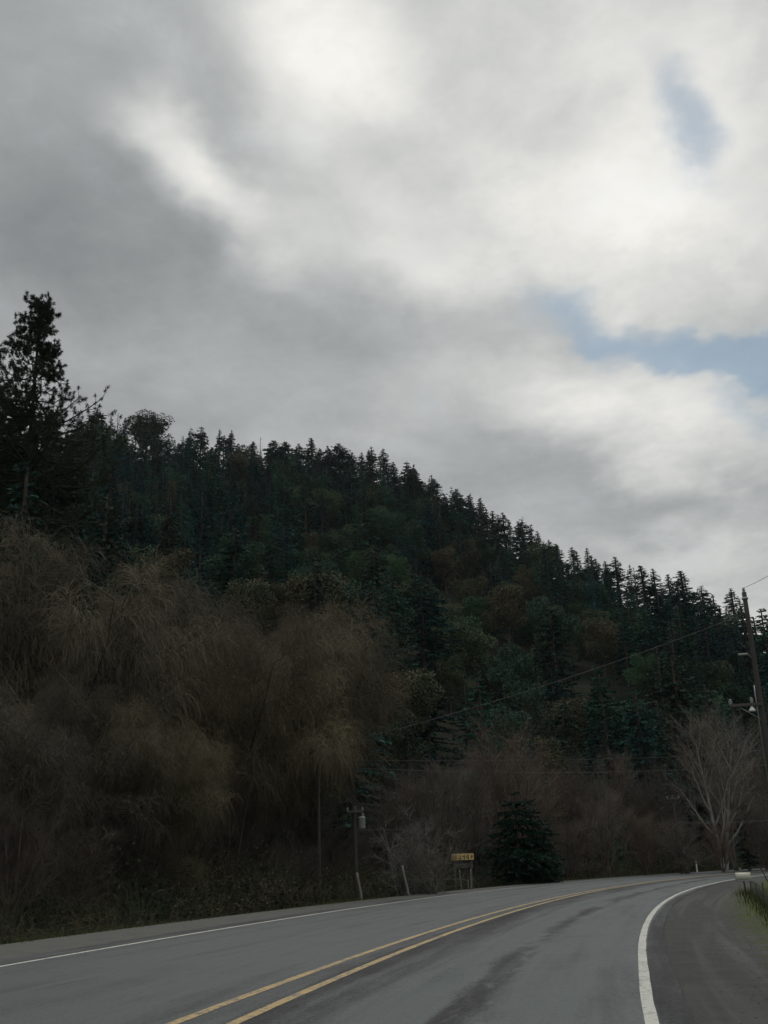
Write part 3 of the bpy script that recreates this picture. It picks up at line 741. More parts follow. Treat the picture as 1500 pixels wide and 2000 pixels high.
# ------------------------------------------------------------------ bare willows on the left
WIL = [build_willow(61, spread=.9), build_willow(62, spread=1.05)]
for (px, py, d, k, sxy, col, lb) in (
        (50, 1085, 44, 0, 1.05, (1.0, .97, .97), 'big bare greyish-brown weeping willow at the left edge of the photo'),
        (255, 1135, 52, 1, .88, (.9, .88, .92), 'bare weeping willow behind, between the leftmost willow and the big right-hand willow'),
        (618, 1180, 52, 0, 1.02, (1.02, .98, .94), 'broad bare brown weeping willow at the right end of the willow row'),
        (450, 1245, 47, 1, 0.95, (1.0, .97, .86), 'bare willow with yellowish shoots beside the broad right-hand willow'),
        (300, 1385, 39, 0, 1.0, (.88, .88, .74), 'low yellow-green bare willow in front of the others'),
        (90, 1290, 36, 1, 1.0, (.72, .72, .78), 'dark grey bare willow nearest the road at the left edge')):
    x, y, zg, h = at_top(px, py, d)
    place(WIL[k], 'willow_tree', (x, y, zg), lb, 'willow tree', 'bare willows along the far side of the road', h/13.0, rz=px*0.37, sxy=sxy, color=col, tc=(0.42, 0.40, 0.38))

# ------------------------------------------------------------------ bare trees and thickets beyond the bend
BARE = [build_bare(71, 10, 0.13, 1, 0.14), build_bare(72, 8, 0.08, 6, 0.12, fan=0.25, m=(7, 6, 6, 5)), build_bare(73, 7, 0.07, 8, 0.10, fan=0.35, m=(6, 6, 6, 5)), build_bare(74, 6, 0.05, 9, 0.02, ang=0.8, fan=0.5, m=(6, 6, 6, 4))]
PALE = build_bare(75, 12, 0.17, 2, 0.16, ang=0.55, pale=True, fan=0.16, m=(12, 7, 6, 4))
BH = [10.3, 8.2, 7.2, 6.0]
red = (1.1, .96, .92); gry = (1.0, 1.0, 1.0); dk = (.75, .72, .72)
BL = [(985, 1425, 66, 1, red, 'reddish bare thicket rising behind the dark evergreen bush'), (900, 1490, 62, 1, gry, 'grey bare tree right behind the yellow number board'), (850, 1520, 58, 2, gry, 'low grey thicket left of the yellow number board'),
      (1050, 1470, 74, 0, red, 'reddish bare tree right of the dark evergreen bush'), (1130, 1490, 74, 1, dk, 'dark brown thicket in the middle of the bend'), (1200, 1460, 84, 0, red, 'tall reddish bare tree behind the middle of the bend'),
      (1170, 1560, 70, 2, gry, 'low tangled thicket at the middle of the bend'), (1260, 1500, 80, 1, dk, 'bare thicket left of the small crossarm pole'), (1250, 1590, 72, 2, red, 'low reddish brush left of the white roadside marker'),
      (1330, 1590, 73, 3, gry, 'low grey brush behind the white roadside marker'), (1100, 1590, 66, 3, dk, 'low dark brush right of the evergreen bush'), (1400, 1610, 74, 2, red, 'low reddish brush under the pale-trunked tree'),
      (1425, 1420, 84, 0, gry, 'grey bare tree right of the pale-trunked tree'), (1490, 1450, 82, 1, gry, 'grey bare tree cut by the right edge of the photo'), (1480, 1570, 76, 2, gry, 'low grey brush at the right edge beyond the road'), (1450, 1500, 90, 0, dk, 'dark bare tree behind the foot of the tall utility pole'),
      (800, 1500, 66, 1, dk, 'dark thicket in the gap right of the willows'), (740, 1560, 60, 2, dk, 'dark thicket behind the short transformer pole'), (1025, 1520, 70, 2, red, 'dense red-brown brush above the evergreen bush'), (1310, 1530, 82, 0, dk, 'slender dark bare tree behind the small crossarm pole')]
dw = (.62, .6, .58)
BL += [(40, 1570, 30, 2, dw, 'dark brush at the left edge under the dark grey willow'), (150, 1600, 33, 3, dw, 'low dark brush under the dark grey willow'), (250, 1560, 37, 2, dw, 'dark brush under the yellow-green willow'),
       (360, 1540, 42, 1, dw, 'dark brush between the yellow-green willow and the right-hand willow'), (450, 1530, 45, 2, dw, 'dark brush under the left side of the right-hand willow'), (530, 1510, 48, 1, dw, 'dark brush under the middle of the right-hand willow'),
       (600, 1560, 49, 2, dw, 'dark brush around the plain pole in the willow'), (660, 1590, 49, 3, dw, 'low dark brush just left of the transformer pole'), (300, 1630, 39, 3, dw, 'low dark brush below the yellow-green willow by the shoulder'), (570, 1640, 44, 3, dw, 'low dark brush at the shoulder left of the leaning stakes')]
for i, (px, py, d, k, col, lb) in enumerate(BL):
    x, y, zg, h = at_top(px, py, d)
    place(BARE[k], 'bare_tree', (x, y, zg), lb, 'bare tree', 'bare trees and thickets beyond the bend', h/BH[k], rz=i*1.7, sxy=1.15, color=col, tc=(1.3, 1.25, 1.2), cname='twigs')
x, y, zg, h = at_top(1372, 1378, 76)
place(PALE, 'bare_tree', (x+0.2, y, zg), 'tall bare tree with forked pale trunk left of the tall utility pole', 'bare tree', 'pale-trunked trees beyond the bend', h/12.3, tilt=(0, R_(-3.5)), rz=0.7, sxy=1.15, color=(1.3, 1.32, 1.3), cname='twigs', tc=(1.05, 1.05, 1.05))
x, y, zg, h = at_top(1405, 1480, 79)
place(PALE, 'bare_tree', (x, y, zg), 'smaller pale-trunked bare tree close right of the tall forked one', 'bare tree', 'pale-trunked trees beyond the bend', h/12.3, rz=4.0, sxy=0.9, color=(1.3, 1.35, 1.4), cname='twigs', tc=(.7, .7, .7))
# dark evergreens low on the slope
for (px, py, d, k, col, lb) in ((1312, 1275, 112, 3, (1.1, .85, .8), 'large dark brownish cedar above the pale-trunked tree'), (1375, 1330, 118, 1, (.85, .8, .85), 'dark conifer right of the large brownish cedar'), (1075, 1170, 150, 3, (.5, .6, .6), 'very dark conifer standing out on the right-hand slope'),
                                (1235, 1330, 116, 0, (.8, .95, .95), 'dark green conifer left of the large brownish cedar'), (1180, 1360, 108, 2, (.8, .75, .75), 'slim dark conifer above the middle of the bend'), (830, 1290, 100, 5, (.55, .7, .8), 'dark blue-green conifer just right of the willow row'),
                                (780, 1360, 88, 1, (.55, .7, .75), 'dark conifer in the gap right of the willows'), (905, 1330, 104, 4, (.7, .85, .9), 'blue-green conifer above the yellow number board'), (1100, 1360, 104, 3, (.75, .65, .62), 'brownish conifer above the dark thicket of the bend'), (1445, 1560, 78, 2, (.45, .45, .5), 'narrow near-black conifer behind the mailbox across the road')):
    x, y, zg, h = at_top(px, py, d)
    place(FIR[k], 'fir_tree', (x, y, zg), lb, 'fir tree', 'dark conifers at the foot of the hill', h/20., rz=px*0.3, sxy=1.15 if px != 1445 else 1.6, color=col)
# dark evergreen bush by the road
EB = build_fir(81, H=6.2, R0=2.5, base=0.02, gap=0.1, dens=5, leaf=0.42, more=1.8, point=0.45, droop=0.3, topround=0.6)
x, y, zg, h = at_top(1003, 1556, 59)
place(EB, 'evergreen_bush', (x, y, zg), 'dense dark green evergreen bush at the road edge right of the number board', 'bush', None, h/6.0, rz=1, sxy=1.0, color=(.42, .52, .42))
x, y, zg, h = at_top(1052, 1620, 60)
place(EB, 'evergreen_bush', (x, y, zg), 'smaller dark evergreen bush leaning out on the right of the dense one', 'bush', None, h/6.0, rz=3, sxy=1.1, color=(.38, .48, .4))
# pale tangled shrub left of the board
SH = build_bare(82, 3.4, 0.04, 11, -0.05, ang=0.8, fan=0.8, m=(6, 5, 4, 3), pale=True, fine=0.011)
x, y, zg, h = at_top(778, 1612, 47)
place(SH, 'pale_shrub', (x, y, zg), 'tangled bare shrub with pale grey branches left of the number board', 'shrub', 'pale tangled shrubs by the leaning stakes', h/3.1, rz=0.4, sxy=1.0, color=(1.5, 1.6, 1.7), tc=(.5, .53, .56), cname='twigs')
x, y, zg, h = at_top(840, 1652, 46)
place(SH, 'pale_shrub', (x, y, zg), 'lower pale shrub between the tangled shrub and the number board', 'shrub', 'pale tangled shrubs by the leaning stakes', h/2.9, rz=2.4, sxy=1.3, color=(1.0, 1.05, 1.0), tc=(.35, .35, .35), cname='twigs')

# ------------------------------------------------------------------ undergrowth (uncountable)
def undergrowth():
    rg = np.random.default_rng(91); G = Geo()
    n = 9000; s = rg.uniform(-16, 96, n); off = -rg.uniform(0.35, 1, n)**1.3*11*rg.uniform(0.05, 1, n)-0.35
    off[5200:] = -rg.uniform(6, 26, n-5200)
    i = np.clip(((s-S_[0])/DS).astype(int), 0, len(S_)-1); o = wE[i]+off
    x = CX[i]+NX[i]*o; y = CY[i]+NY[i]*o; z = terrain_z(x, y)-0.05
    hgt = rg.uniform(0.25, 1.0, n)*np.clip(0.35+(-off)*0.30, 0.4, 3.2)*(1+0.5*pnoise(x*3, y*3, 8))
    hgt = np.clip(hgt, 0.15, 3.6)
    K = 6; t = np.linspace(0, 1, K); a = rg.uniform(0, 6.28, n); sp = hgt*rg.uniform(0.2, 0.9, n)
    P = np.stack([x[:, None]+np.outer(np.cos(a)*sp, t**1.3), y[:, None]+np.outer(np.sin(a)*sp, t**1.3), z[:, None]+hgt[:, None]*(1.7*t-0.75*t**2.3)], -1)
    P[:, 1:] += rg.normal(0, 0.03, (n, K-1, 3))
    V, F = tubes(P, np.outer(np.full(n, 0.009), np.linspace(1, .5, K)), 3); G.add(V, F, np.repeat(rg.uniform(1.0, 2.6, n), K*3))
    P2, R2 = children(P, np.full((n, K), 0.008), 5, 0.2, 1, 0.8, 0.35, 0.0, 3, 0.006, 0.2, rg); V, F = tubes(P2, R2, 3); G.add(V, F, np.repeat(rg.uniform(0.9, 2.4, len(P2)), 9))
    q = 14; bi = np.repeat(np.arange(n), q); tt = rg.uniform(0.15, 1, n*q)*(K-1.01); j = tt.astype(int); f = (tt-j)[:, None]
    c = P[bi, j]*(1-f)+P[bi, j+1]*f+rg.normal(0, .09, (n*q, 3)); keep = rg.random(n*q) < np.clip(0.05+0.8*pnoise(x*2, y*2, 9), 0.03, 1)[bi]
    c = c[keep]; d = unit(rg.normal(0, 1, c.shape)); sz = rg.uniform(0.07, 0.15, len(c))
    V, F = blades(c, d, sz, sz*0.35, rg, 0.1); G.add(V, F, np.repeat(rg.uniform(0.6, 1.4, len(c)), 4))
    o = link('undergrowth', G.mesh('undergrowth', M['brush'])); setp(o, 'dark tangle of brambles and dead stems lining the far side of the road', 'undergrowth', kind='stuff')
undergrowth()
def grass(name, label, pts_fn, n, hh, tn, seed, cat='grass'):
    rg = np.random.default_rng(seed); x, y, z, k = pts_fn(rg, n); n = len(x)
    a = rg.uniform(0, 6.28, n); h = rg.uniform(0.4, 1.0, n)*hh*k; lean = rg.uniform(0.1, 0.7, n)*h; w = 0.004+0.003*rg.random(n)
    cx, sx = np.cos(a), np.sin(a); b = np.stack([x, y, z-0.01], -1)
    side = np.stack([-sx, cx, 0*sx], -1)*w[:, None]
    mid = b+np.stack([cx*lean*.35, sx*lean*.35, h*.6], -1); tip = b+np.stack([cx*lean, sx*lean, h], -1)
    V = np.stack([b-side, b+side, mid+side*.7, mid-side*.7, tip], 1).reshape(-1, 3)
    i = np.arange(n)[:, None]*5; G = Geo(); G.add(V, np.zeros((0, 3), int), np.repeat(rg.uniform(*tn, n), 5))
    G.F = {4: [i+np.array([[0, 1, 2, 3]])], 3: [i+np.array([[3, 2, 4]])]}
    o = link(name, G.mesh(name, M['grass'])); setp(o, label, cat, kind='stuff')
def p_right(rg, n):
    s = rg.uniform(-8, 34, n); u = 5.9+rg.gamma(2.0, 1.6, n); i = ((s-S_[0])/DS).astype(int); o = wC[i]+u
    x = CX[i]+NX[i]*o; y = CY[i]+NY[i]*o; k = np.clip((u-5.6)/4, 0.15, 1)*(1+0.6*pnoise(x*5, y*5, 3)); keep = (u < 14) & (k > 0.15)
    z = 0.10*np.clip((u-7.5)/3, 0, 1)
    return x[keep], y[keep], z[keep], k[keep]
grass('verge_grass', 'short mossy green and straw grass beyond the gravel on the right', p_right, 42000, 0.16, (0.6, 1.3), 17)
def p_left(rg, n):
    s = rg.uniform(-16, 95, n); u = rg.gamma(1.6, 0.5, n)-0.25; i = ((s-S_[0])/DS).astype(int); o = wE[i]-u
    x = CX[i]+NX[i]*o; y = CY[i]+NY[i]*o; k = np.clip(0.6+0.6*pnoise(x*4, y*4, 4), 0.2, 1.5)
    return x, y, np.where(u < 0, 0.0, -0.06), k
grass('edge_grass', 'thin dry grass along the far edge of the road shoulder', p_left, 30000, 0.26, (0.5, 1.0), 18)
def stones():
    rg = np.random.default_rng(23); n = 5200; s = rg.uniform(-10, 34, n); u = 4.35+rg.gamma(2.2, 0.9, n); i = ((s-S_[0])/DS).astype(int); o = wC[i]+u
    x = CX[i]+NX[i]*o; y = CY[i]+NY[i]*o; r = rg.uniform(0.004, 0.011, n)
    base = np.array([(1, 0, 0), (-1, 0, 0), (0, 1, 0), (0, -1, 0), (0, 0, .7), (0, 0, -.5)], float)
    V = base[None]*r[:, None, None]*rg.uniform(.6, 1.3, (n, 6, 1)); V = V+np.stack([x, y, 0.004+0*x], -1)[:, None]
    f = np.array([(0, 2, 4), (2, 1, 4), (1, 3, 4), (3, 0, 4), (2, 0, 5), (1, 2, 5), (3, 1, 5), (0, 3, 5)])
    F = (np.arange(n)[:, None, None]*6+f[None]).reshape(-1, 3)
    o = link('gravel', mesh('gravel', V.reshape(-1, 3), [F], gravel('loose_stone', (0.16, 0.157, 0.15), (0.26, 0.255, 0.24)))); setp(o, 'loose gravel scattered over the right shoulder', 'gravel', kind='stuff')
stones()

# ------------------------------------------------------------------ utility poles
def lathe(G, c, prof, S=12, t=1.0, M3=None):
    pr = np.array(prof); a = np.arange(S)*2*np.pi/S; K = len(pr)
    V = np.stack([pr[:, None, 0]*np.cos(a), pr[:, None, 0]*np.sin(a), np.repeat(pr[:, None, 1], S, 1)], -1).reshape(-1, 3)
    if M3 is not None: V = V@np.array(M3.to_3x3()).T
    idx = np.arange(K*S).reshape(K, S); F = np.stack([idx[:-1], np.roll(idx[:-1], -1, 1), np.roll(idx[1:], -1, 1), idx[1:]], -1).reshape(-1, 4)
    G.add(V+np.array(c), F, t)
INS = [(0.0, 0), (0.05, 0), (0.055, .04), (0.03, .05), (0.06, .07), (0.065, .11), (0.035, .13), (0.05, .15), (0.035, .19), (0, .2)]
def insulator(parent, c, s=1.0, name='insulator', flip=False):
    G = Geo(); lathe(G, (0, 0, 0), [(a*s, b*s*(-1 if flip else 1)) for a, b in INS]); return link(name, G.mesh(name, M['ceramic'], True), parent, c)
def pole_mesh(h, r0, r1):
    G = Geo(); n = 12; zz = np.linspace(-0.5, h, n); r = np.linspace(r0, r1, n)*(1+rng.normal(0, .012, n))
    G.tube([(0, 0, z) for z in zz], list(r), 12); return G.mesh('pole', M['wood'], True)
# the tall pole at the right edge
D = 47.0
tx, ty, tz = at(1453, 1157, D); zg = 0.0
pole = empty('utility_pole', (tx, ty, zg), 'tall wooden utility pole at the right edge rising above the ridge', 'utility pole')
H = tz-zg; _, e1 = azel(1468, 1280); _, e2 = azel(1480, 1375)
zl = CAM_H+D*math.tan(e1); zc = CAM_H+D*math.tan(azel(1485, 1376)[1])
link('pole', pole_mesh(H, 0.135, 0.10), pole)
va = math.atan2(tx, ty); Rv = Matrix.Rotation(-va, 4, 'Z')   # local frame: x = to the right as seen from the road
def loc(x, y, z): v = Rv @ Vector((x, y, 0)); return (v.x, v.y, z)
insulator(pole, (0, 0, H), 1.1)
G = Geo(); G.tube([(0, 0, H-0.32), (0, 0, H-0.24)], 0.14, 12); link('top_band', G.mesh('top_band', M['steel'], True), pole)
G = Geo(); G.box(loc(-0.62, -0.2, zc), (1.35, 0.10, 0.13), Rv, bev=0.01); link('crossarm', G.mesh('crossarm', M['wood']), pole)
G = Geo(); G.tube([loc(-0.95, -0.18, zc-0.02), loc(-0.1, -0.16, zc-0.62)], 0.018, 6); link('arm_brace', G.mesh('arm_brace', M['steel']), pole)
for xx in (-1.22, -0.35): insulator(pole, loc(xx, -0.2, zc+0.06), 1.25)
# hanging bell lamp below the arm
G = Geo(); lathe(G, (0, 0, 0), [(0.0, 0.1), (0.035, 0.1), (0.05, 0.05), (0.09, 0.0), (0.14, -0.08), (0.15, -0.12), (0.12, -0.12), (0.0, -0.10)], 16)
link('hanging_insulator', G.mesh('hanging_insulator', M['white'], True), pole, loc(-0.38, -0.2, zc-0.16))
# flat pale lamp head on a short arm
G = Geo(); G.tube([loc(-0.08, -0.05, zl-0.12), loc(-0.2, -0.1, zl+0.02), loc(-0.3, -0.12, zl+0.04)], 0.02, 6); link('lamp_arm', G.mesh('lamp_arm', M['steel']), pole)
G = Geo(); G.box(loc(-0.42, -0.14, zl+0.05), (0.42, 0.18, 0.08), Rv, bev=0.02); link('lamp_head', G.mesh('lamp_head', M['can']), pole)
G = Geo(); G.tube([loc(-0.17, -0.08, zc-3.2), loc(-0.17, -0.08, zc+0.5), loc(-0.15, -0.08, zl-1.3)], 0.03, 8); link('riser_pipe', G.mesh('riser_pipe', M['steel'], True), pole)
P_top = Vector((tx, ty, H)); 
# smaller poles
def small_pole(name_lb, px, py, d, r=0.11, arm=0.9, grp='small poles across the road'):
    x, y, z = at(px, py, d); zg = float(terrain_z(x, y)); h = z-zg
    p = empty('utility_pole', (x, y, zg), name_lb, 'utility pole', grp)
    link('pole', pole_mesh(h, r*1.2, r), p, color=None)
    Rz = Matrix.Rotation(-math.atan2(x, y)+0.2, 4, 'Z')
    if arm:
        G = Geo(); G.box(tuple(Rz @ Vector((0, -r-0.04, h-0.25))), (arm, 0.08, 0.09), Rz, bev=0.008); link('crossarm', G.mesh('crossarm', M['wood']), p)
        for sx in (-1, 1): insulator(p, tuple(Rz @ Vector((sx*arm*0.44, -r-0.04, h-0.21))), 0.7)
    return p, Rz, h, (x, y, zg)
p3, Rz, h3, L3 = small_pole('short pole with a pale transformer can, left of the pale shrub', 692, 1574, 46.5, 0.085, 0.75)
def can(parent, c, s):
    G = Geo(); lathe(G, (0, 0, 0), [(0, 0), (0.17*s, 0), (0.18*s, .02*s), (0.18*s, .5*s), (0.19*s, .51*s), (0.19*s, .55*s), (0.14*s, .6*s), (0, .62*s)], 18)
    o = link('transformer', G.mesh('transformer', M['can'], True), parent, c)
    b = Geo(); lathe(b, (0.05*s, 0, .6*s), [(a*s, z*s) for a, z in INS], 8); link('bushing', b.mesh('bushing', M['ceramic'], True), o)
can(p3, tuple(Rz @ Vector((0.30, -0.1, h3-0.95))), 0.82)
p4, Rz4, h4, L4 = small_pole('thin grey pole with a small crossarm in the brush left of the pale-trunked tree', 1313, 1553, 73, 0.075, 0.85)
p2, Rz2, h2, L2_ = small_pole('plain weathered pole standing in the hanging twigs of the right-hand willow', 621, 1462, 46, 0.06, 0.0)
# wires: each span hangs between real points
def wire(a, b, sag, label, r=0.012, grp='overhead wires'):
    a, b = Vector(a), Vector(b); n = 25; P = []
    for k in range(n):
        t = k/(n-1); p = a.lerp(b, t); P.append((p.x, p.y, p.z-sag*4*t*(1-t)))
    G = Geo(); G.tube([tuple(Vector(q)-a) for q in P], r, 5); o = link('overhead_wire', G.mesh('overhead_wire', M['wire'], True), None, a); setp(o, label, 'wire', grp)
sw = Vector((tx, ty, CAM_H+D*math.tan(azel(1459, 1197)[1])))
wire(sw, (L2_[0], L2_[1], L2_[2]+h2-0.05), 0.35, 'long slanting wire from the tall utility pole down to the pole in the willow', 0.014)
wire((tx, ty, H+0.2), at(1640, 1010, 40), 0.3, 'wire leaving the top of the tall utility pole to the upper right', 0.010)
a4 = Rz4 @ Vector((-0.4, -0.14, h4-0.08)); 
wire(at(1570, 1488, 62), (L2_[0], L2_[1], L2_[2]+h2-0.75), 0.42, 'lower of the two level wires crossing from the willow pole to the right', 0.013)
wire(at(1570, 1466, 62), at(560, 1483, 47), 0.25, 'upper of the two level wires crossing the dark hillside foot', 0.010)
wire((L4[0], L4[1], L4[2]+h4-1.75), at(1580, 1596, 60), 0.12, 'wire running from the small crossarm pole to the right edge', 0.013)
wire((L3[0], L3[1], L3[2]+h3-1.0), at(900, 1609, 62), 0.12, 'thin wire leaving the transformer pole toward the right', 0.009)
wire((L3[0], L3[1], L3[2]+h3-0.9), at(560, 1582, 50), 0.15, 'thin wire reaching the transformer pole from the left', 0.009)

# ------------------------------------------------------------------ yellow number board on two posts
gx, gy, _ = ground(907, 1737); gz = -0.05
dist = math.hypot(gx, gy)
bd = empty('number_board', (gx, gy, gz), 'faded yellow number board with dark figures on wooden posts at the road edge', 'sign', rz=-math.atan2(gx, gy))
_, eb = azel(907, 1673.5); zb = CAM_H+dist*math.tan(eb)-gz; wB = 41/2000*dist/math.cos(math.atan2(gx, gy)); hB = 11.5/2000*dist
G = Geo(); G.box((0, 0, zb), (wB, 0.035, hB), bev=0.006); link('board', G.mesh('board', M['signboard']), bd)
G = Geo()
def stroke(x0, z0, x1, z1, w):
    dx, dz = (x1-x0), (z1-z0); L = math.hypot(dx, dz) or 1; nx, nz = -dz/L*w/2, dx/L*w/2
    y = -0.0205
    V = [(x0-nx, y, z0-nz), (x1-nx, y, z1-nz), (x1+nx, y, z1+nz), (x0+nx, y, z0+nz)]
    V += [(a, y+0.006, c) for a, b, c in V]
    G.add(V, np.array([(0, 1, 2, 3), (4, 7, 6, 5), (0, 4, 5, 1), (1, 5, 6, 2), (2, 6, 7, 3), (3, 7, 4, 0)]))
X = lambda f: (f-0.5)*wB; Z = lambda f: zb+(f-0.5)*hB; w = 0.028
for s_ in ((.06, .7, .11, .7), (.11, .7, .11, .3), (.06, .3, .11, .3), (.06, .7, .06, .3),            # faint small square figure
           (.20, .82, .20, .18), (.175, .7, .20, .82),                                                    # upright stroke
           (.37, .8, .41, .5), (.41, .5, .37, .2), (.35, .2, .42, .2),                                      # slanted figure
           (.51, .8, .51, .55), (.51, .55, .58, .55), (.585, .85, .585, .15),                               # angular figure
           (.66, .8, .66, .45), (.66, .45, .72, .45), (.73, .85, .77, .15), (.77, .85, .73, .15),              # crossed figure
           (.89, .68, .93, .68), (.93, .68, .93, .35), (.89, .35, .93, .35), (.89, .68, .89, .35)):              # closed round figure
    stroke(X(s_[0]), Z(s_[1]), X(s_[2]), Z(s_[3]), w*(0.6 if s_[0] < .12 else 1.0))
link('figures', G.mesh('figures', M['signink']), bd)
for fx in (-0.38, 0.36):
    G = Geo(); G.box((fx*wB, 0.07, (zb+hB*0.3)/2-0.1), (0.085, 0.085, zb+hB*0.3+0.2), bev=0.008); link('post', G.mesh('post', M['wood']), bd)
G = Geo(); G.box((0, 0.075, zb-hB*1.35), (wB*0.9, 0.03, hB*0.75), bev=0.005); link('lower_board', G.mesh('lower_board', M['wood']), bd)
# stakes
def stake(px0, py0, px1, py1, lb, r=0.04, m_='greywood', dd=None, base=None):
    bx, by, _ = ground(px1, py1); d = math.hypot(bx, by) if dd is None else dd
    if dd is not None: bx, by, _z = at(px1, py1, dd)
    t_ = Vector(at(px0, py0, d)); b_ = Vector((bx, by, -0.15)); 
    G = Geo(); dirv = t_-b_; n = 6
    G.tube([tuple(dirv*(k/(n-1))+Vector((random.Random(k).uniform(-.008, .008), 0, 0))) for k in range(n)], [r*(1.08-0.03*k) for k in range(n)], 7)
    o = link('wooden_stake', G.mesh('wooden_stake', M[m_], True), None, b_); setp(o, lb, 'stake', 'wooden stakes at the far road edge')
stake(697, 1704, 708, 1758, 'leaning grey stake at the road edge, left one of the leaning pair', 0.05)
stake(785, 1690, 800, 1750, 'leaning grey stake at the road edge, right one of the leaning pair', 0.05)
stake(897.5, 1699, 901, 1732, 'thin pale stake under the left half of the number board', 0.028, dd=dist-0.5)
stake(919, 1697, 919.5, 1727, 'thin pale stake under the right half of the number board', 0.032, dd=dist-0.5)
stake(914, 1719, 915, 1736, 'short pale stake between the two thin stakes under the number board', 0.028, dd=dist-0.6)

# ------------------------------------------------------------------ roadside markers
def marker(px0, py0, px1, py1, lb, full=True):
    bx, by, _ = ground(px1, py1); d = math.hypot(bx, by); t_ = Vector(at(px0, py0, d)); h = t_.z+0.0
    o = empty('roadside_marker', (bx, by, 0), lb, 'roadside marker', 'roadside markers on the outside of the bend', rz=-math.atan2(bx, by))
    G = Geo(); G.box((0, 0, h/2-0.1), (0.10, 0.02, h+0.2), bev=0.004); link('post', G.mesh('post', M['white'] if full else M['darkmetal']), o)
    G = Geo(); G.box((0, -0.016, h-0.09), (0.085, 0.012, 0.14 if full else 0.22), bev=0.003); link('reflector', G.mesh('reflector', M['white'] if not full else M['ceramic']), o)
marker(1358, 1682, 1362, 1704, 'slim white roadside marker post on the far side of the bend')
marker(1482, 1668, 1486, 1698, 'dark roadside post with a small white reflector near the right edge', False)

# ------------------------------------------------------------------ mailbox and fence on the right
mx, my, _ = ground(1457, 1752); md = math.hypot(mx, my); zt = at(1454, 1704, md)[2]
mb = empty('mailbox', (mx, my, 0), 'cream-topped mailbox on a thin dark post beside the right shoulder', 'mailbox', rz=-math.atan2(mx, my))
LB = 25/2000*md*1.0
sc_h = 0.19
def mailbody():
    G = Geo(); n = 9; prof = [(-0.085, 0), (-0.085, sc_h*0.55)]+[(-0.085*math.cos(math.pi*k/n), sc_h*0.55+sc_h*0.45*math.sin(math.pi*k/n)) for k in range(1, n)]+[(0.085, sc_h*0.55), (0.085, 0)]
    K = len(prof); V = [(sx*LB/2, a, b) for sx in (-1, 1) for a, b in prof]
    F = [(k, (k+1) % K, K+(k+1) % K, K+k) for k in range(K)]; G.add(V, np.array(F))
    V2 = [(sx*LB/2, 0, sc_h*0.45) for sx in (-1, 1)]; n0 = 0; n1 = G.n; G.add(V2, np.zeros((0, 3), int))
    G.F[3] = [np.array([(n1, (k+1) % K, k) for k in range(K)]+[(n1+1, K+k, K+(k+1) % K) for k in range(K)])]
    return G
bodyz = zt-sc_h
o = link('box', mailbody().mesh('box', M['boxpaint'], False), mb, (0, 0, bodyz)); 
G = Geo(); G.box((-LB/2-0.008, 0, sc_h*0.42), (0.014, 0.15, sc_h*0.8), bev=0.004); link('door', G.mesh('door', M['boxside']), o)
G = Geo(); G.box((0, 0, bodyz-0.03), (LB*0.96, 0.15, 0.056), bev=0.006); link('shelf', G.mesh('shelf', M['boxside']), mb)
G = Geo(); G.box((-LB*0.22, 0.095, zt+0.035), (0.02, 0.008, 0.19), bev=0.002); G.box((-LB*0.16, 0.095, zt+0.10), (0.08, 0.008, 0.06), bev=0.002); link('flag', G.mesh('flag', M['flag']), mb)
G = Geo(); G.tube([(0, 0, -0.3), (0.01, 0, bodyz*0.5), (0, 0, bodyz-0.05)], 0.022, 8); link('post', G.mesh('post', M['darkmetal'], True), mb)
# wire fence
fa = Vector(ground(1468, 1748)); fb = Vector(ground(1540, 1812))
fence = empty('wire_fence', tuple(fa), 'low wire mesh fence with dark posts right of the mailbox', 'fence')
fd = fb-fa; nseg = 4; fh = 0.46
for k in range(nseg+1):
    q = fd*(k/nseg); G = Geo(); G.tube([(q.x, q.y, -0.2), (q.x+0.02, q.y, fh*random.Random(k).uniform(.95, 1.2))], 0.022, 7); link('post', G.mesh('post', M['darkmetal'], True), fence)
Ps, nK = [], 22
for k in range(7):
    z = 0.04+k*0.07; P = [tuple(fd*(j/(nK-1))+Vector((0, 0, z+0.008*math.sin(j*1.7+k)))) for j in range(nK)]; Ps.append(P)
G = Geo(); V, F = tubes(np.array(Ps), np.full((7, nK), 0.0035), 3); G.add(V, F)
nv = 60; P = [[tuple(fd*(j/(nv-1))+Vector((0, 0, z))) for z in (0.02, 0.24, 0.46)] for j in range(nv)]
V, F = tubes(np.array(P), np.full((nv, 3), 0.003), 3); G.add(V, F); link('wire_mesh', G.mesh('wire_mesh', M['wire']), fence)
# leaning dark bar
b_ = Vector(ground(1499, 1722)); t_ = Vector(at(1486, 1694, b_.xy.length))
G = Geo(); dv = t_-b_; G.tube([tuple(-dv*0.1), tuple(dv*0.5), tuple(dv)], [0.022, 0.02, 0.018], 7); o = link('leaning_stake', G.mesh('leaning_stake', M['darkmetal'], True), None, b_); setp(o, 'thin dark stake leaning left, right of the mailbox', 'stake')
# dry weeds along the fence
def p_weed(rg, n):
    t = rg.uniform(-0.15, 1.05, n); x = fa.x+fd.x*t+rg.normal(0, .22, n); y = fa.y+fd.y*t+rg.normal(0, .22, n); return x, y, 0*x, np.ones(n)
grass('fence_weeds', 'dark dry weeds growing through the low wire fence', p_weed, 1500, 0.26, (0.3, 0.7), 19, 'weeds')

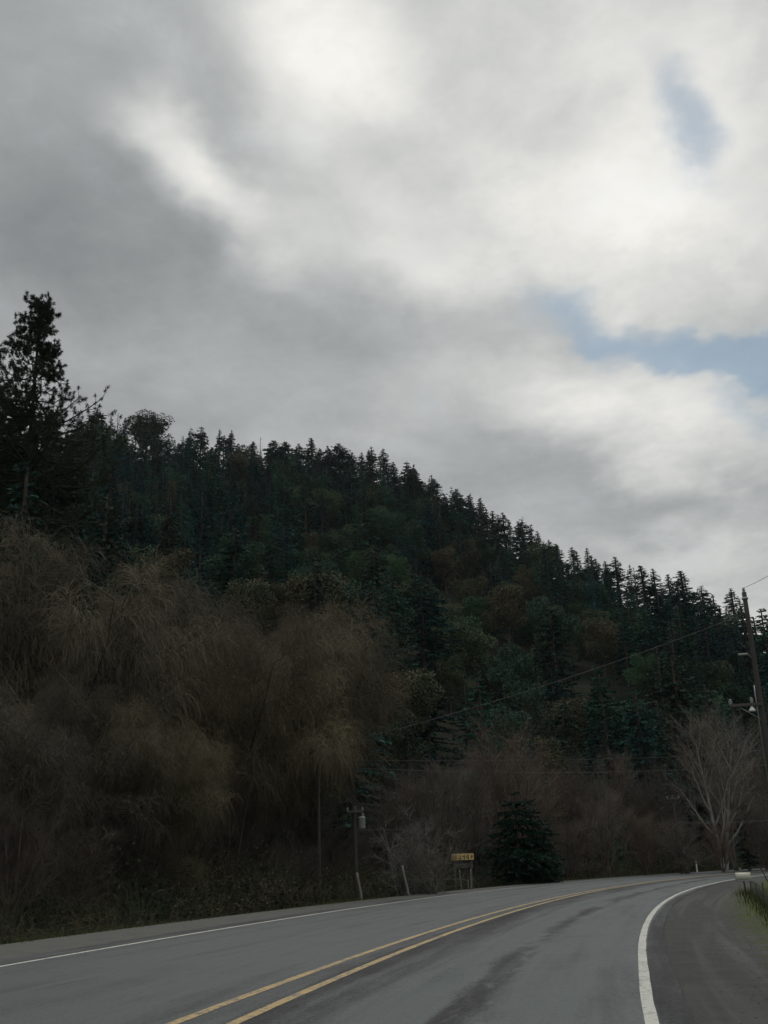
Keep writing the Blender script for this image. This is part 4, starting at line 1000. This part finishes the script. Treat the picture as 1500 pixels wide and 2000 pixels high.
# ------------------------------------------------------------------ haze
hz = Geo(); hz.box((0, 230, 90), (1300, 1100, 186)); hm = bpy.data.materials.new('air_haze'); hm.use_nodes = True; nt = hm.node_tree
nt.nodes.remove(nt.nodes['Principled BSDF']); pv = nt.nodes.new('ShaderNodeVolumePrincipled'); pv.inputs['Color'].default_value = (0.80, 0.90, 0.92, 1)
pv.inputs['Density'].default_value = 0.00007; pv.inputs['Anisotropy'].default_value = 0.3
nt.links.new(pv.outputs[0], nt.nodes['Material Output'].inputs['Volume'])
USE_HAZE = True
if USE_HAZE: ho = link('haze', hz.mesh('haze', hm)); setp(ho, kind='stuff')

# ------------------------------------------------------------------ sky and sun
SUN_AZ, SUN_EL = R_(-8), R_(50)
w = bpy.data.worlds.new("World"); sc.world = w; w.use_nodes = True; nt = w.node_tree
for n in list(nt.nodes): nt.nodes.remove(n)
out = N(nt, 'ShaderNodeOutputWorld')
sky = N(nt, 'ShaderNodeTexSky', sky_type='NISHITA'); sky.sun_disc = False; sky.sun_elevation = SUN_EL; sky.sun_rotation = SUN_AZ; sky.air_density = 1.0; sky.dust_density = 0.6; sky.ozone_density = 1.5
bg1 = N(nt, 'ShaderNodeBackground'); bg1.inputs[1].default_value = 0.085; nt.links.new(mix(nt, 1.0, sky.outputs[0], (0.86, 0.98, 0.90), 'MULTIPLY'), bg1.inputs[0])
tc = N(nt, 'ShaderNodeTexCoord'); D_ = tc.outputs['Generated']
sp = N(nt, 'ShaderNodeSeparateXYZ'); nt.links.new(D_, sp.inputs[0])
az = mathn(nt, 'ARCTAN2', sp.outputs[0], sp.outputs[1]); el = mathn(nt, 'ARCSINE', sp.outputs[2])
# cloud noise lives on a flat deck overhead: direction / height
den = mathn(nt, 'ADD', mathn(nt, 'ABSOLUTE', sp.outputs[2]), 0.22)
dk_ = N(nt, 'ShaderNodeCombineXYZ'); nt.links.new(mathn(nt, 'DIVIDE', sp.outputs[0], den), dk_.inputs[0]); nt.links.new(mathn(nt, 'DIVIDE', sp.outputs[1], den), dk_.inputs[1])
def nvec(scale, detail, seed, rough=0.55):
    n = N(nt, 'ShaderNodeTexNoise', noise_dimensions='4D'); n.inputs['W'].default_value = seed; n.inputs['Scale'].default_value = scale; n.inputs['Detail'].default_value = detail; n.inputs['Roughness'].default_value = rough
    nt.links.new(dk_.outputs[0], n.inputs['Vector']); return n
w1_ = nvec(1.6, 5, 1.3); w2_ = nvec(6.0, 4, 4.1)
def comb(a, b, c=0.0):
    n = N(nt, 'ShaderNodeCombineXYZ')
    for i, v in enumerate((a, b, c)):
        if isinstance(v, float): n.inputs[i].default_value = v
        else: nt.links.new(v, n.inputs[i])
    return n.outputs[0]
def sub5(n, amp):
    s = N(nt, 'ShaderNodeSeparateColor'); nt.links.new(n.outputs['Color'], s.inputs[0])
    return [mathn(nt, 'MULTIPLY', mathn(nt, 'SUBTRACT', s.outputs[k], 0.5), amp) for k in (0, 1)]
a1, b1 = sub5(w1_, 0.13); a2, b2 = sub5(w2_, 0.12)
AE = comb(mathn(nt, 'ADD', mathn(nt, 'ADD', az, a1), a2), mathn(nt, 'ADD', mathn(nt, 'ADD', el, b1), b2))
def feature(px, py, rx, ry, rot, amp):
    a, e = azel(px, py)
    mp = N(nt, 'ShaderNodeMapping', vector_type='TEXTURE'); nt.links.new(AE, mp.inputs[0])
    mp.inputs[1].default_value = (a, e, 0); mp.inputs[2].default_value = (0, 0, R_(rot)); mp.inputs[3].default_value = (rx/2000*1.35, ry/2000*1.35, 1)
    ln = N(nt, 'ShaderNodeVectorMath', operation='LENGTH'); nt.links.new(mp.outputs[0], ln.inputs[0])
    r = N(nt, 'ShaderNodeMapRange'); r.interpolation_type = 'SMOOTHERSTEP'; nt.links.new(ln.outputs['Value'], r.inputs[0])
    r.inputs[1].default_value = 0.0; r.inputs[2].default_value = 1.25; r.inputs[3].default_value = amp; r.inputs[4].default_value = 0
    return r.outputs[0]
BR = [(980, 230, 700, 380, -20, .26), (600, 90, 230, 150, -10, .30), (330, 322, 180, 75, -22, .38), (60, 400, 280, 330, 0, -.07), (500, 430, 170, 80, -30, .16), (1050, 470, 420, 150, -15, .16), (1380, 90, 420, 240, -10, .16),
      (800, 350, 260, 70, -25, -.10), (410, 200, 150, 80, -40, -.07), (1380, 500, 240, 220, -50, .14), (1330, 830, 330, 110, -18, .27), (1020, 760, 330, 90, -15, .10), (1450, 1070, 330, 80, 0, .16), (1520, 1230, 200, 90, 0, .30),
      (1230, 975, 420, 60, -3, -.06), (150, 560, 500, 260, -15, -.05), (450, 800, 500, 100, -5, .05), (760, 600, 420, 110, -10, -.06), (1000, 1010, 200, 50, 0, .05)]
tot = None
for f in BR:
    o = feature(*f); tot = o if tot is None else mathn(nt, 'ADD', tot, o)
det3 = nvec(6.5, 9, 3.3, 0.68); det3.inputs['Distortion'].default_value = 0.3; det = nvec(3.4, 10, 7.7, 0.6); det2 = nvec(1.1, 6, 2.2)
lum = mathn(nt, 'ADD', tot, 0.42)
lum = mathn(nt, 'MULTIPLY', lum, mathn(nt, 'ADD', 1.0, mathn(nt, 'MULTIPLY', mathn(nt, 'SUBTRACT', det.outputs[0], 0.5), 1.0)))
lum = mathn(nt, 'ADD', lum, mathn(nt, 'MULTIPLY', mathn(nt, 'SUBTRACT', det2.outputs[0], 0.5), 0.12))
lum = mathn(nt, 'MULTIPLY', lum, mathn(nt, 'ADD', 1.0, mathn(nt, 'MULTIPLY', mathn(nt, 'SUBTRACT', det3.outputs[0], 0.5), 0.5)))
hi = N(nt, 'ShaderNodeMapRange'); nt.links.new(el, hi.inputs[0]); hi.inputs[1].default_value = 0.80; hi.inputs[2].default_value = 1.2; hi.inputs[3].default_value = 0; hi.inputs[4].default_value = 0.5  # extra brightness added to the sky overhead, out of view, to light road and plants
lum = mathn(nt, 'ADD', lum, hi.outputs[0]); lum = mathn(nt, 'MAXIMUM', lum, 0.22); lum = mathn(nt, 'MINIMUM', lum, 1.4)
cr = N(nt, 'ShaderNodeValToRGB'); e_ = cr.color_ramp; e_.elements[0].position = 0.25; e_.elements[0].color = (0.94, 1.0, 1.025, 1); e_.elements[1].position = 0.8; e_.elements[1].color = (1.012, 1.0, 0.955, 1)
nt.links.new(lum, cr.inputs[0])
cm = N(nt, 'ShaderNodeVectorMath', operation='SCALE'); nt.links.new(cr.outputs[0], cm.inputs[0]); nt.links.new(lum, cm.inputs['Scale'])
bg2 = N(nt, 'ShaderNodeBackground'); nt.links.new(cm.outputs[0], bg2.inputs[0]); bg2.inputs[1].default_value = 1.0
HO = [(1300, 200, 70, 110, 25, .5), (1335, 290, 60, 90, 5, .55), (1130, 612, 240, 42, -16, .8), (1310, 680, 220, 46, -20, .85), (1480, 735, 150, 40, -24, .9), (1540, 690, 90, 40, 0, .8), (1520, 790, 90, 50, -20, .5), (1520, 600, 100, 45, 0, .35), (1430, 400, 110, 50, -50, .2)]
tot = None
for f in HO:
    o = feature(*f); tot = o if tot is None else mathn(nt, 'ADD', tot, o)
hm_ = mathn(nt, 'ADD', tot, mathn(nt, 'MULTIPLY', mathn(nt, 'ADD', mathn(nt, 'SUBTRACT', det.outputs[0], 0.53), mathn(nt, 'MULTIPLY', mathn(nt, 'SUBTRACT', det3.outputs[0], 0.5), 1.6)), 1.3))
hole = N(nt, 'ShaderNodeMapRange'); hole.interpolation_type = 'SMOOTHSTEP'; nt.links.new(hm_, hole.inputs[0]); hole.inputs[1].default_value = 0.0; hole.inputs[2].default_value = 1.2; hole.inputs[3].default_value = 0; hole.inputs[4].default_value = 0.66
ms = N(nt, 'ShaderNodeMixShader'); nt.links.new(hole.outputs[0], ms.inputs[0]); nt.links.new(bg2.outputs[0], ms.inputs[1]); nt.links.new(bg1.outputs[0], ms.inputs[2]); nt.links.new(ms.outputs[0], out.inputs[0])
sl = bpy.data.lights.new('sun', 'SUN'); sl.energy = 0.5; sl.angle = R_(14); sl.color = (1.0, 0.96, 0.9)
so = bpy.data.objects.new('sun', sl); COL.objects.link(so)
dv = Vector((math.sin(SUN_AZ)*math.cos(SUN_EL), math.cos(SUN_AZ)*math.cos(SUN_EL), math.sin(SUN_EL)))
so.rotation_euler = (-dv).to_track_quat('-Z', 'Y').to_euler(); so.location = (0, 0, 200)

sc.view_settings.view_transform = 'Standard'; sc.view_settings.look = 'None'; sc.view_settings.exposure = 0; sc.view_settings.gamma = 1
sc.cycles.max_bounces = 4; sc.cycles.diffuse_bounces = 2; sc.cycles.glossy_bounces = 2; sc.cycles.transparent_max_bounces = 4; sc.cycles.volume_bounces = 0
sc.cycles.use_denoising = True
